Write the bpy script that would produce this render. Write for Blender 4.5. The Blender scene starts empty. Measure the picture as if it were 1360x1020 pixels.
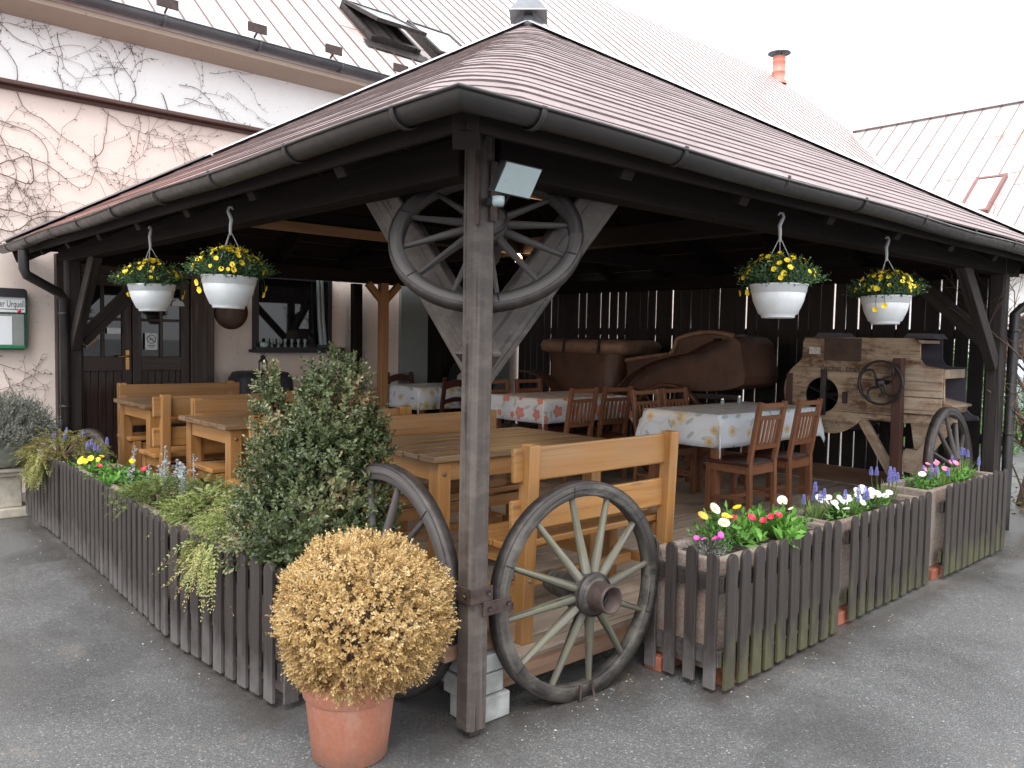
import bpy, math, random
import numpy as np
from mathutils import Vector, Matrix
from math import radians, sin, cos, pi

# ---------------------------------------------------------------- camera, sky, sun, exposure
S = bpy.context.scene
COL = S.collection
cam_d = bpy.data.cameras.new("camera"); cam = bpy.data.objects.new("camera", cam_d); COL.objects.link(cam)
cam_d.sensor_width = 36.0; cam_d.lens = 36.0 * 1085.6 / 1360.0
cam_d.clip_start = 0.05; cam_d.clip_end = 500
yaw, pit, rol = radians(48.04), radians(3.187), radians(-1.10)
fw = Vector((cos(yaw) * cos(pit), sin(yaw) * cos(pit), -sin(pit)))
rt = Vector((sin(yaw), -cos(yaw), 0)); dn = fw.cross(rt)
r2 = cos(rol) * rt + sin(rol) * dn; d2 = -sin(rol) * rt + cos(rol) * dn
CAM = Vector((-2.05, -2.49, 1.60))
mw = Matrix.Identity(4)
for i in range(3):
    mw[i][0] = r2[i]; mw[i][1] = -d2[i]; mw[i][2] = -fw[i]; mw[i][3] = CAM[i]
cam.matrix_world = mw
S.camera = cam

SUN_EL, SUN_AZ = radians(58), radians(215)       # high behind the cloud, to the left of the viewer
W = bpy.data.worlds.new("World"); S.world = W; W.use_nodes = True
nt = W.node_tree; nt.nodes.clear()
sky = nt.nodes.new("ShaderNodeTexSky"); sky.sky_type = 'NISHITA'; sky.sun_disc = False
sky.sun_elevation = SUN_EL; sky.sun_rotation = radians(90) - SUN_AZ
sky.air_density = 1.0; sky.dust_density = 4.0
hs = nt.nodes.new("ShaderNodeHueSaturation"); hs.inputs["Saturation"].default_value = 0.10
mxw = nt.nodes.new("ShaderNodeMix"); mxw.data_type = 'RGBA'; mxw.inputs[0].default_value = 0.55
mxw.inputs[7].default_value = (9.3, 9.6, 10.0, 1)   # even cloud cover
bg = nt.nodes.new("ShaderNodeBackground"); bg.inputs["Strength"].default_value = 0.10
ow = nt.nodes.new("ShaderNodeOutputWorld")
nt.links.new(sky.outputs[0], hs.inputs["Color"]); nt.links.new(hs.outputs[0], mxw.inputs[6])
nt.links.new(mxw.outputs[2], bg.inputs[0]); nt.links.new(bg.outputs[0], ow.inputs[0])
sl = bpy.data.lights.new("sun", 'SUN'); so = bpy.data.objects.new("sun", sl); COL.objects.link(so)
sl.energy = 0.7; sl.angle = radians(40); sl.color = (1.0, 0.97, 0.93)
sd = Vector((cos(SUN_AZ) * cos(SUN_EL), sin(SUN_AZ) * cos(SUN_EL), sin(SUN_EL)))
so.rotation_euler = sd.to_track_quat('Z', 'Y').to_euler()
S.view_settings.view_transform = 'Standard'; S.view_settings.look = 'None'
S.view_settings.exposure = 1.85; S.view_settings.gamma = 1.0
S.cycles.max_bounces = 10; S.cycles.diffuse_bounces = 6; S.cycles.use_denoising = True
S.cycles.sample_clamp_indirect = 6.0

rng = random.Random(7)
nr = np.random.default_rng(11)

# ---------------------------------------------------------------- material helpers
class NT:
    def __init__(s, name):
        s.m = bpy.data.materials.new(name); s.m.use_nodes = True
        s.t = s.m.node_tree; s.b = s.t.nodes["Principled BSDF"]; s.o = s.t.nodes["Material Output"]
    def n(s, kind, **kw):
        x = s.t.nodes.new("ShaderNode" + kind)
        for k, v in kw.items(): setattr(x, k, v)
        return x
    def l(s, a, b): s.t.links.new(a, b)
    def uv(s, sc=(1, 1, 1)):
        u = s.n("UVMap"); mp = s.n("Mapping"); s.l(u.outputs[0], mp.inputs[0]); mp.inputs["Scale"].default_value = sc
        return mp.outputs[0]
    def obj(s, sc=(1, 1, 1)):
        u = s.n("TexCoord"); mp = s.n("Mapping"); s.l(u.outputs["Object"], mp.inputs[0]); mp.inputs["Scale"].default_value = sc
        return mp.outputs[0]
    def geo(s, sc=(1, 1, 1)):
        u = s.n("NewGeometry"); mp = s.n("Mapping"); s.l(u.outputs["Position"], mp.inputs[0]); mp.inputs["Scale"].default_value = sc
        return mp.outputs[0]
    def noise(s, v, scale, detail=4, rough=.55, dist=0):
        x = s.n("TexNoise"); s.l(v, x.inputs["Vector"]); x.inputs["Scale"].default_value = scale
        x.inputs["Detail"].default_value = detail; x.inputs["Roughness"].default_value = rough; x.inputs["Distortion"].default_value = dist
        return x.outputs["Fac"]
    def ramp(s, f, stops, interp='LINEAR'):
        r = s.n("ValToRGB"); r.color_ramp.interpolation = interp; s.l(f, r.inputs[0])
        e = r.color_ramp.elements
        while len(e) < len(stops): e.new(0.5)
        for k, (p, c) in enumerate(stops):
            e[k].position = p; e[k].color = (c, c, c, 1) if isinstance(c, (int, float)) else (*c, 1)
        return r.outputs[0]
    def mix(s, f, a, b, mode='MIX'):
        x = s.n("Mix", data_type='RGBA', blend_type=mode)
        for sock, v in ((x.inputs[0], f), (x.inputs[6], a), (x.inputs[7], b)):
            if isinstance(v, (int, float)): sock.default_value = v
            elif isinstance(v, tuple): sock.default_value = (*v, 1)
            else: s.l(v, sock)
        return x.outputs[2]
    def math(s, op, a, b=None, c=None):
        x = s.n("Math", operation=op)
        for k, v in enumerate((a, b, c)):
            if v is None: continue
            if isinstance(v, (int, float)): x.inputs[k].default_value = v
            else: s.l(v, x.inputs[k])
        return x.outputs[0]
    def set(s, col=None, rough=None, bump=None, bd=.01, bs=.5, **kw):
        b = s.b
        if col is not None:
            if isinstance(col, tuple): b.inputs["Base Color"].default_value = (*col, 1)
            else: s.l(col, b.inputs["Base Color"])
        if rough is not None:
            if isinstance(rough, (int, float)): b.inputs["Roughness"].default_value = rough
            else: s.l(rough, b.inputs["Roughness"])
        if bump is not None:
            x = s.n("Bump"); x.inputs["Distance"].default_value = bd; x.inputs["Strength"].default_value = bs
            s.l(bump, x.inputs["Height"]); s.l(x.outputs[0], b.inputs["Normal"])
        for k, v in kw.items(): b.inputs[k.replace("_", " ")].default_value = v
        return s.m

def wood(name, ca, cb, cc=None, gl=.5, fine=55, crack=.0, stain=None, bd=.003, tone=.35):
    """boards: uv.x runs along the grain in metres; every piece has its own uv offset"""
    t = NT(name)
    g1 = t.noise(t.uv((1.6, fine, 1)), 1.0, 5, .6, .3)
    g2 = t.noise(t.uv((.7, 9, 1)), 1.0, 3, .5, 1.2)
    w = t.math('ADD', t.math('MULTIPLY', g1, .55), t.math('MULTIPLY', g2, .55))
    col = t.ramp(w, [(.33, ca), (.55, cb), (.75, cc or cb)])
    big = t.noise(t.uv((.12, .12, 1)), 1.0, 1)
    col = t.mix(tone, col, t.ramp(big, [(.3, .35), (.7, 1.0)]), 'MULTIPLY')
    # knots
    vo = t.n("TexVoronoi"); t.l(t.uv((1.4, 7, 1)), vo.inputs["Vector"]); vo.inputs["Scale"].default_value = 1.0
    kn = t.ramp(vo.outputs["Distance"], [(.03, 1.0), (.10, 0.0)])
    col = t.mix(t.math('MULTIPLY', kn, .55), col, tuple(.4 * x for x in ca))
    h = w
    if crack:
        ck = t.ramp(t.noise(t.uv((.8, 34, 1)), 1.0, 2, .5, .4), [(.60, 0.0), (.66, 1.0)])
        col = t.mix(t.math('MULTIPLY', ck, crack), col, tuple(.25 * x for x in ca))
        h = t.math('SUBTRACT', w, t.math('MULTIPLY', ck, .8))
    if stain:
        sc_, amt = stain
        sn = t.ramp(t.noise(t.geo((1, 1, 2.2)), 3.6, 6, .75), [(.47, 0.0), (.62, 1.0)])
        col = t.mix(t.math('MULTIPLY', sn, amt), col, sc_)
    ro = t.ramp(g1, [(.3, gl - .1), (.7, gl + .18)])
    return t.set(col, ro, h, bd, .6)

def plain(name, c, rough=.5, metal=0, var=.12, sc=6, bump=0, **kw):
    t = NT(name)
    n = t.noise(t.obj(), sc, 5, .65)
    lo = tuple(x * (1 - var) for x in c); hi = tuple(min(1, x * (1 + var)) for x in c)
    col = t.ramp(n, [(.3, lo), (.7, hi)])
    t.b.inputs["Metallic"].default_value = metal
    ro = t.ramp(t.noise(t.obj(), sc * 4, 4), [(.3, max(0.02, rough - .1)), (.7, min(1, rough + .1))])
    return t.set(col, ro, n if bump else None, bump or .01, .5, **kw)

def leafmat(name, stops, rough=.5, trans=.25, spec=.4):
    t = NT(name)
    a = t.n("Attribute"); a.attribute_name = "var"
    col = t.ramp(a.outputs["Fac"], stops)
    t.set(col, rough); t.b.inputs["Specular IOR Level"].default_value = spec
    tr = t.n("BsdfTranslucent"); t.l(col, tr.inputs[0])
    mx = t.n("MixShader"); mx.inputs[0].default_value = trans
    t.l(t.b.outputs[0], mx.inputs[1]); t.l(tr.outputs[0], mx.inputs[2]); t.l(mx.outputs[0], t.o.inputs[0])
    return t.m

M = {}
M['timber'] = wood("dark_timber", (.022, .017, .015), (.056, .043, .037), (.092, .074, .064), .55, 60, .9, ((.14, .118, .105), .38))
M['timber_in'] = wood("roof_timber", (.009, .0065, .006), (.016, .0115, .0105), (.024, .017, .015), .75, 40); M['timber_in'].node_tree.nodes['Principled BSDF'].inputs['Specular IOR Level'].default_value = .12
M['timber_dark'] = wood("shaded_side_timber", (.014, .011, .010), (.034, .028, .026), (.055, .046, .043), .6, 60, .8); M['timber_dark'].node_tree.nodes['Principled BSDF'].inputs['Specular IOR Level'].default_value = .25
M['fence'] = wood("fence_stain", (.036, .029, .027), (.058, .046, .043), (.074, .060, .055), .55, 50, .35)
_t = M['fence']
M['pine'] = wood("varnished_pine", (.27, .115, .032), (.385, .182, .055), (.45, .235, .085), .36, 30, .3, ((.26, .17, .10), .35), .001, .42)
M['pine_worn'] = wood("worn_pine", (.085, .045, .022), (.20, .11, .050), (.31, .20, .105), .42, 36, .7, ((.17, .125, .088), .7), .002, .3)
M['newwood'] = wood("fresh_timber", (.26, .115, .040), (.34, .165, .062), (.40, .21, .09), .5, 40)
M['chair'] = wood("red_brown_wood", (.12, .045, .022), (.205, .084, .040), (.26, .115, .060), .32, 40, 0, None, .001, .3)
M['chair_dark'] = wood("dark_red_wood", (.035, .011, .007), (.06, .018, .010), (.08, .026, .014), .35, 40)
M['wheel'] = wood("weathered_wheel_wood", (.012, .010, .009), (.034, .029, .026), (.13, .115, .10), .62, 30, .95, ((.14, .13, .11), .5), .008, .5)
M['spoke'] = wood("weathered_spoke_wood", (.045, .040, .032), (.115, .106, .084), (.25, .235, .195), .62, 32, .9, ((.10, .105, .045), .6), .004, .4)
M['wheel_grey'] = wood("grey_wheel_wood", (.038, .033, .032), (.072, .063, .061), (.11, .098, .094), .6, 45, .6, None, .004)
M['board'] = wood("raw_board", (.14, .075, .046), (.23, .135, .088), (.28, .18, .125), .55, 40)
M['machine'] = wood("old_machine_boards", (.22, .14, .085), (.54, .40, .275), (.68, .54, .40), .6, 22, .8, ((.11, .042, .022), .95), .003, .6)
M['machine_pale'] = wood("pale_machine_boards", (.34, .25, .175), (.50, .39, .29), (.60, .49, .38), .6, 26, .5, ((.22, .10, .055), .6))
M['machine_red'] = wood("red_brown_beam", (.045, .018, .013), (.08, .032, .024), (.105, .044, .032), .5, 30)
M['bluewood'] = wood("blue_grey_boards", (.06, .055, .075), (.10, .09, .115), (.13, .12, .14), .6, 30, .3)
M['slat'] = wood("slat_boards", (.013, .010, .009), (.024, .018, .017), (.034, .026, .024), .75, 40)
M['door'] = wood("dark_door_wood", (.016, .007, .006), (.026, .011, .009), (.036, .016, .012), .42, 40)
M['deck'] = wood("deck_boards", (.27, .21, .16), (.38, .30, .235), (.46, .375, .305), .6, 30, .5)
M['iron'] = plain("dark_iron", (.055, .047, .045), .55, .6, .4, 20, .002)
M['rust'] = plain("rusty_iron", (.055, .036, .031), .65, .3, .45, 25, .003)
M['gutter'] = plain("painted_gutter", (.019, .0165, .0165), .42, 0, .35, 5)
M['flash'] = plain("grey_flashing", (.16, .165, .18), .4, .6, .15, 5)
M['capwhite'] = plain("pale_hip_flashing", (.62, .61, .62), .35, .2, .08, 5)
M['zinc'] = plain("zinc_gutter", (.085, .09, .098), .45, .3, .3, 4)
def dusty_white():
    t = NT("white_plastic"); a = t.noise(t.obj((1, 1, .5)), 9, 5, .7)
    c = t.mix(t.math('MULTIPLY', t.ramp(a, [(.52, 0.0), (.72, 1.0)]), .4), (.60, .62, .64), (.42, .40, .36))
    return t.set(c, t.ramp(a, [(.3, .3), (.7, .55)]), None)
M['white'] = dusty_white()
M['cord'] = plain("grey_hanger", (.42, .42, .43), .45, 0, .08, 8)
M['black'] = plain("black_paint", (.012, .012, .015), .5, 0, .2, 8)
M['lightgrey'] = plain("floodlight_grey", (.24, .29, .30), .35, 0, .06, 8)
M['soil'] = plain("potting_soil", (.035, .024, .018), .9, 0, .5, 60, .02)
def clay():
    t = NT("terracotta"); v = t.geo()
    a = t.noise(t.geo((1, 1, .45)), 7, 6, .7); f = t.noise(v, 60, 4, .7); sx = t.n("SeparateXYZ"); t.l(v, sx.inputs[0])
    c = t.ramp(f, [(.3, (.33, .125, .075)), (.7, (.42, .17, .11))])
    c = t.mix(t.math('MULTIPLY', t.ramp(a, [(.50, 0.0), (.70, 1.0)]), .45), c, (.46, .30, .235))
    low = t.ramp(t.math('SUBTRACT', t.math('MULTIPLY', a, .22), sx.outputs[2]), [(.02, 0.0), (.10, 1.0)])
    c = t.mix(t.math('MULTIPLY', low, .55), c, (.16, .10, .075))
    return t.set(c, t.ramp(a, [(.3, .5), (.7, .8)]), f, .0015, .5)
M['terracotta'] = clay()
M['brick'] = plain("red_brick", (.23, .075, .042), .8, 0, .25, 12, .004)
M['concrete'] = plain("concrete_block", (.22, .225, .22), .85, 0, .35, 9, .004)
M['greystone'] = plain("pale_stone", (.38, .34, .28), .85, 0, .25, 14, .008)
M['glass_sky'] = plain("roof_window_glass", (.52, .55, .58), .06, 0, .05, 2)  # pale base colour paints the bright sky mirrored in the roof panes
M['seam'] = plain("roof_seam_metal", (.15, .10, .088), .35, 0, .15, 6)
M['shingle_edge'] = plain("shingle_edge", (.085, .058, .056), .85, 0, .3, 20)
M['glass_dark'] = NT("dark_window_glass").set((.010, .009, .010), .02)
M['leather'] = plain("brown_leather", (.078, .036, .022), .42, 0, .35, 5, .003)
M['leather_tan'] = plain("worn_tan_leather", (.20, .12, .08), .5, 0, .35, 7, .004)
M['cast'] = plain("cast_iron", (.040, .034, .034), .5, .4, .3, 20, .002)

def trough_mat():
    t = NT("aggregate_concrete")
    v = t.geo()
    n = t.noise(v, 60, 5, .7); b = t.noise(v, 5, 4, .6)
    c = t.ramp(n, [(.3, (.12, .09, .072)), (.5, (.225, .175, .145)), (.7, (.36, .30, .25))])
    c = t.mix(.5, c, t.ramp(b, [(.35, (.21, .125, .098)), (.65, (.27, .25, .215))]))
    return t.set(c, .9, n, .012, .8)
M['trough'] = trough_mat()

def asphalt():
    t = NT("wet_asphalt")
    v = t.geo()
    vo = t.n("TexVoronoi"); t.l(v, vo.inputs["Vector"]); vo.inputs["Scale"].default_value = 135
    sp = t.ramp(vo.outputs["Color"], [(.0, .082), (.50, .108), (.76, .142), (.88, .235), (1.0, .48)])
    edge = t.ramp(vo.outputs["Distance"], [(.35, 1.0), (.7, .55)])
    c = t.mix(1.0, sp, edge, 'MULTIPLY')
    fine = t.noise(v, 300, 4, .7)
    c = t.mix(.30, c, t.ramp(fine, [(.3, (.085, .085, .087)), (.7, (.175, .175, .178))]))
    damp = t.noise(v, .9, 6, .62, .4)
    dm = t.ramp(damp, [(.42, 1.0), (.58, 0.0)])
    c = t.mix(t.math('MULTIPLY', dm, .50), c, (.058, .058, .059))
    st = t.ramp(t.noise(v, 2.3, 6, .7), [(.60, 0.0), (.78, 1.0)])
    c = t.mix(t.math('MULTIPLY', st, .25), c, (.15, .13, .11))
    # damp dirt mixed with painted contact shade along the pickets, wheel and post
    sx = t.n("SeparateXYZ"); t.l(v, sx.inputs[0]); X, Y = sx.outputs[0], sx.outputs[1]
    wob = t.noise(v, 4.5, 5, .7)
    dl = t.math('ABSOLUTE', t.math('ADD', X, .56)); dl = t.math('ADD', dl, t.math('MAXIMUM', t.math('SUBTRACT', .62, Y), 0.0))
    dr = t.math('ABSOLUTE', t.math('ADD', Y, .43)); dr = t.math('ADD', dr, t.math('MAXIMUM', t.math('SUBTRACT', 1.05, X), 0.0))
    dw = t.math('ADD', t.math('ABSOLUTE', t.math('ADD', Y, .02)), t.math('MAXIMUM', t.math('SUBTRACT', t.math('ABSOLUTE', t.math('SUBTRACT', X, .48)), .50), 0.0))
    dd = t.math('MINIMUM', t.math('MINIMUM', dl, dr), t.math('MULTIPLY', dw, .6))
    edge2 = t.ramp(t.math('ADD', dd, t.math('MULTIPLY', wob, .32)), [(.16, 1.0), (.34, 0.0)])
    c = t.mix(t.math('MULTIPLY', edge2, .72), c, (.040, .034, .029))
    tan = t.ramp(t.noise(v, 1.7, 5, .75, .6), [(.60, 0.0), (.72, 1.0)])
    c = t.mix(t.math('MULTIPLY', tan, .30), c, (.21, .17, .125))
    ro = t.mix(dm, (.55, .55, .55), (.27, .27, .27))
    h = t.math('ADD', t.math('MULTIPLY', vo.outputs["Distance"], -1.0), t.math('MULTIPLY', fine, .5))
    return t.set(c, ro, h, .003, .35)
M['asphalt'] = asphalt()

def plaster(name, c, dirt, amt=.35):
    t = NT(name)
    v = t.geo()
    n = t.noise(v, 90, 4, .7); b = t.noise(v, 1.1, 6, .65)
    col = t.mix(t.math('MULTIPLY', t.ramp(b, [(.45, 0.0), (.75, 1.0)]), amt), c, dirt)
    sp = t.ramp(t.noise(v, 26, 2, .5), [(.70, 0.0), (.74, 1.0)])
    col = t.mix(t.math('MULTIPLY', sp, .5), col, tuple(x * .55 for x in dirt))
    return t.set(col, .85, n, .006, .6)
M['pink'] = plaster("pink_plaster", (.69, .585, .53), (.52, .39, .33))
M['whitewall'] = plaster("white_plaster", (.80, .80, .80), (.62, .60, .58), .3)
M['soffit'] = plaster("beige_soffit", (.42, .34, .275), (.30, .22, .17))
M['greypanel'] = plain("grey_green_panel", (.20, .22, .215), .6, 0, .05, 3)

def tinroof(name, seam_axis):
    """old red sheet metal, paint worn to a chalky pale pink; wet and shiny"""
    t = NT(name)
    v = t.geo()
    a = t.noise(v, .55, 6, .7, .5); st = t.noise(t.geo((6, .6, .6) if seam_axis == 'x' else (.6, 6, .6)), 1.0, 4, .7)
    f = t.math('ADD', t.math('MULTIPLY', a, .7), t.math('MULTIPLY', st, .4))
    col = t.ramp(f, [(.38, (.50, .475, .475)), (.56, (.48, .43, .425)), (.67, (.46, .28, .255)), (.77, (.40, .12, .085))])
    return t.set(col, t.ramp(a, [(.3, .18), (.7, .34)]), None)
M['tin_x'] = tinroof("worn_red_sheet_roof", 'x'); M['tin_y'] = tinroof("worn_red_sheet_roof_side", 'y')

def shingle():
    t = NT("bitumen_shingle")
    v = t.geo()
    g = t.noise(v, 220, 4, .8)
    # each shingle tab a slightly different tone: uv.x along the course, uv.y the course number
    u = t.uv((5.2, 1, 1)); vo = t.n("TexVoronoi", voronoi_dimensions='2D'); t.l(u, vo.inputs["Vector"]); vo.inputs["Scale"].default_value = 1.0
    tab = t.ramp(vo.outputs["Color"], [(0, .78), (1, 1.12)])
    c = t.ramp(g, [(.25, (.165, .115, .115)), (.5, (.235, .175, .175)), (.75, (.33, .265, .265))])
    c = t.mix(1.0, c, tab, 'MULTIPLY')
    b = t.noise(v, 1.3, 5, .6)
    c = t.mix(t.math('MULTIPLY', t.ramp(b, [(.45, 0.0), (.7, 1.0)]), .5), c, (.25, .21, .215))
    sx = t.n("SeparateXYZ"); t.l(v, sx.inputs[0])
    red = t.math('SUBTRACT', t.math('ADD', t.math('MULTIPLY', sx.outputs[1], .22), t.math('MULTIPLY', b, .9)), t.math('ADD', t.math('MULTIPLY', sx.outputs[0], .45), .75))
    c = t.mix(t.math('MULTIPLY', t.ramp(red, [(.0, 0.0), (.55, 1.0)]), .75), c, (.36, .115, .078))
    return t.set(c, t.ramp(b, [(.3, .46), (.7, .62)]), g, .004, .5, Specular_IOR_Level=.35)
M['shingle'] = shingle()

def cloth(name, petal_a, petal_b, centre, leaf, npet, seed):
    t = NT(name)
    base = (.66, .69, .74)
    def layer(scale, off, rad, fn, rnd_lo):
        u = t.n("UVMap"); ad = t.n("VectorMath", operation='ADD'); t.l(u.outputs[0], ad.inputs[0]); ad.inputs[1].default_value = (off, off * 1.7, 0)
        sc = t.n("VectorMath", operation='SCALE'); t.l(ad.outputs[0], sc.inputs[0]); sc.inputs["Scale"].default_value = scale
        vo = t.n("TexVoronoi", voronoi_dimensions='2D'); t.l(sc.outputs[0], vo.inputs["Vector"]); vo.inputs["Scale"].default_value = 1.0; vo.inputs["Randomness"].default_value = .75
        df = t.n("VectorMath", operation='SUBTRACT'); t.l(sc.outputs[0], df.inputs[0]); t.l(vo.outputs["Position"], df.inputs[1])
        sx = t.n("SeparateXYZ"); t.l(df.outputs[0], sx.inputs[0])
        cs = t.n("SeparateColor"); t.l(vo.outputs["Color"], cs.inputs[0])
        x, y = sx.outputs[0], sx.outputs[1]
        ang = t.math('ARCTAN2', y, x); r = vo.outputs["Distance"]
        return x, y, ang, r, cs.outputs[0], cs.outputs[1]
    x, y, ang, r, c0, c1 = layer(4.6, seed, .3, None, 0)
    wob = t.math('ABSOLUTE', t.math('SINE', t.math('ADD', t.math('MULTIPLY', ang, npet / 2), t.math('MULTIPLY', c0, 6))))
    R = t.math('MULTIPLY', t.math('ADD', t.math('MULTIPLY', wob, .10), .19), t.math('ADD', t.math('MULTIPLY', c1, .75), .5))
    fl = t.math('LESS_THAN', r, R); inner = t.math('LESS_THAN', r, t.math('MULTIPLY', R, .42))
    x2, y2, a2, r3, d0, d1 = layer(5.3, seed + 3.1, .3, None, 0)
    th = t.math('MULTIPLY', d0, 6.28)
    p = t.math('ADD', t.math('MULTIPLY', x2, t.math('COSINE', th)), t.math('MULTIPLY', y2, t.math('SINE', th)))
    q = t.math('SUBTRACT', t.math('MULTIPLY', y2, t.math('COSINE', th)), t.math('MULTIPLY', x2, t.math('SINE', th)))
    el = t.math('ADD', t.math('POWER', t.math('MULTIPLY', p, 4.2), 2.0), t.math('POWER', t.math('MULTIPLY', q, 11.0), 2.0))
    lf = t.math('LESS_THAN', el, 1.0)
    stem = t.ramp(t.noise(t.uv((2.2, 2.2, 1)), 1.0, 1, .5, .3), [(.490, 0.0), (.497, 1.0), (.503, 1.0), (.510, 0.0)])
    col = t.mix(t.math('MULTIPLY', stem, .35), base, (.42, .45, .42))
    col = t.mix(t.math('MULTIPLY', lf, .8), col, leaf)
    pc = t.mix(c1, petal_a, petal_b)
    fine = t.noise(t.uv((60, 60, 1)), 1.0, 2)
    pc = t.mix(.35, pc, t.ramp(fine, [(.35, .6), (.65, 1.0)]), 'MULTIPLY')
    col = t.mix(t.math('MULTIPLY', fl, .85), col, pc)
    col = t.mix(t.math('MULTIPLY', inner, .7), col, centre)
    return t.set(col, .38, None)
M['cloth_sun'] = cloth("sunflower_oilcloth", (.72, .52, .22), (.74, .60, .42), (.40, .33, .20), (.34, .41, .38), 14, 2.3)
M['cloth_red'] = cloth("red_flower_oilcloth", (.66, .16, .07), (.62, .17, .20), (.68, .34, .10), (.40, .46, .40), 5, 5.9)
M['cloth_gold'] = cloth("gold_flower_oilcloth", (.66, .52, .24), (.66, .60, .36), (.42, .33, .16), (.28, .37, .42), 10, 9.4)

# foliage
M['box'] = leafmat("boxwood_leaf", [(0, (.012, .019, .006)), (.33, (.042, .064, .022)), (.58, (.098, .124, .048)), (.76, (.20, .215, .105)), (.92, (.31, .26, .14)), (1, (.22, .12, .06))], .38, .2, .6)
M['dry'] = leafmat("dry_boxwood_leaf", [(0, (.17, .095, .035)), (.4, (.44, .285, .11)), (.75, (.60, .435, .205)), (1, (.74, .60, .36))], .55, .3)
M['juni'] = leafmat("juniper_spray", [(0, (.06, .095, .03)), (.5, (.165, .215, .062)), (.85, (.30, .34, .115)), (1, (.34, .28, .12))], .6, .2)
M['gold'] = leafmat("golden_conifer_spray", [(0, (.12, .07, .03)), (.4, (.20, .15, .05)), (.75, (.22, .23, .07)), (1, (.32, .32, .11))], .6, .2)
M['lav'] = leafmat("lavender_leaf", [(0, (.07, .07, .06)), (.5, (.155, .165, .14)), (.85, (.25, .265, .23)), (1, (.24, .19, .16))], .7, .15)
M['silver'] = leafmat("ragwort_leaf", [(0, (.22, .23, .24)), (.6, (.40, .41, .43)), (1, (.52, .53, .55))], .8, .1)
M['green'] = leafmat("bedding_leaf", [(0, (.035, .10, .018)), (.5, (.09, .24, .035)), (1, (.19, .40, .075))], .4, .3)
M['petunia'] = leafmat("petunia_leaf", [(0, (.016, .042, .016)), (.6, (.045, .10, .032)), (1, (.13, .19, .075))], .5, .25)
M['grass'] = leafmat("grassy_leaf", [(0, (.07, .15, .035)), (.6, (.15, .26, .06)), (1, (.28, .38, .11))], .5, .3)
M['twig'] = plain("vine_bark", (.125, .078, .066), .85, 0, .3, 30)
M['bark'] = plain("shrub_bark", (.10, .065, .045), .85, 0, .35, 20, .004)
def petal(name, c, rough=.5): return plain(name, c, rough, 0, .12, 60)
M['p_yellow'] = petal("yellow_petal", (.82, .60, .015)); M['p_red'] = petal("red_petal", (.62, .02, .06)); M['p_white'] = petal("white_petal", (.82, .82, .80))
M['p_pink'] = petal("pink_petal", (.72, .20, .34)); M['p_mag'] = petal("magenta_petal", (.62, .06, .36)); M['p_blue'] = petal("muscari_blue", (.20, .195, .50))
M['p_orange'] = petal("orange_petal", (.85, .40, .07)); M['p_eye'] = petal("flower_eye", (.55, .36, .03)); M['p_cream'] = petal("cream_petal", (.80, .76, .58))

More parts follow.
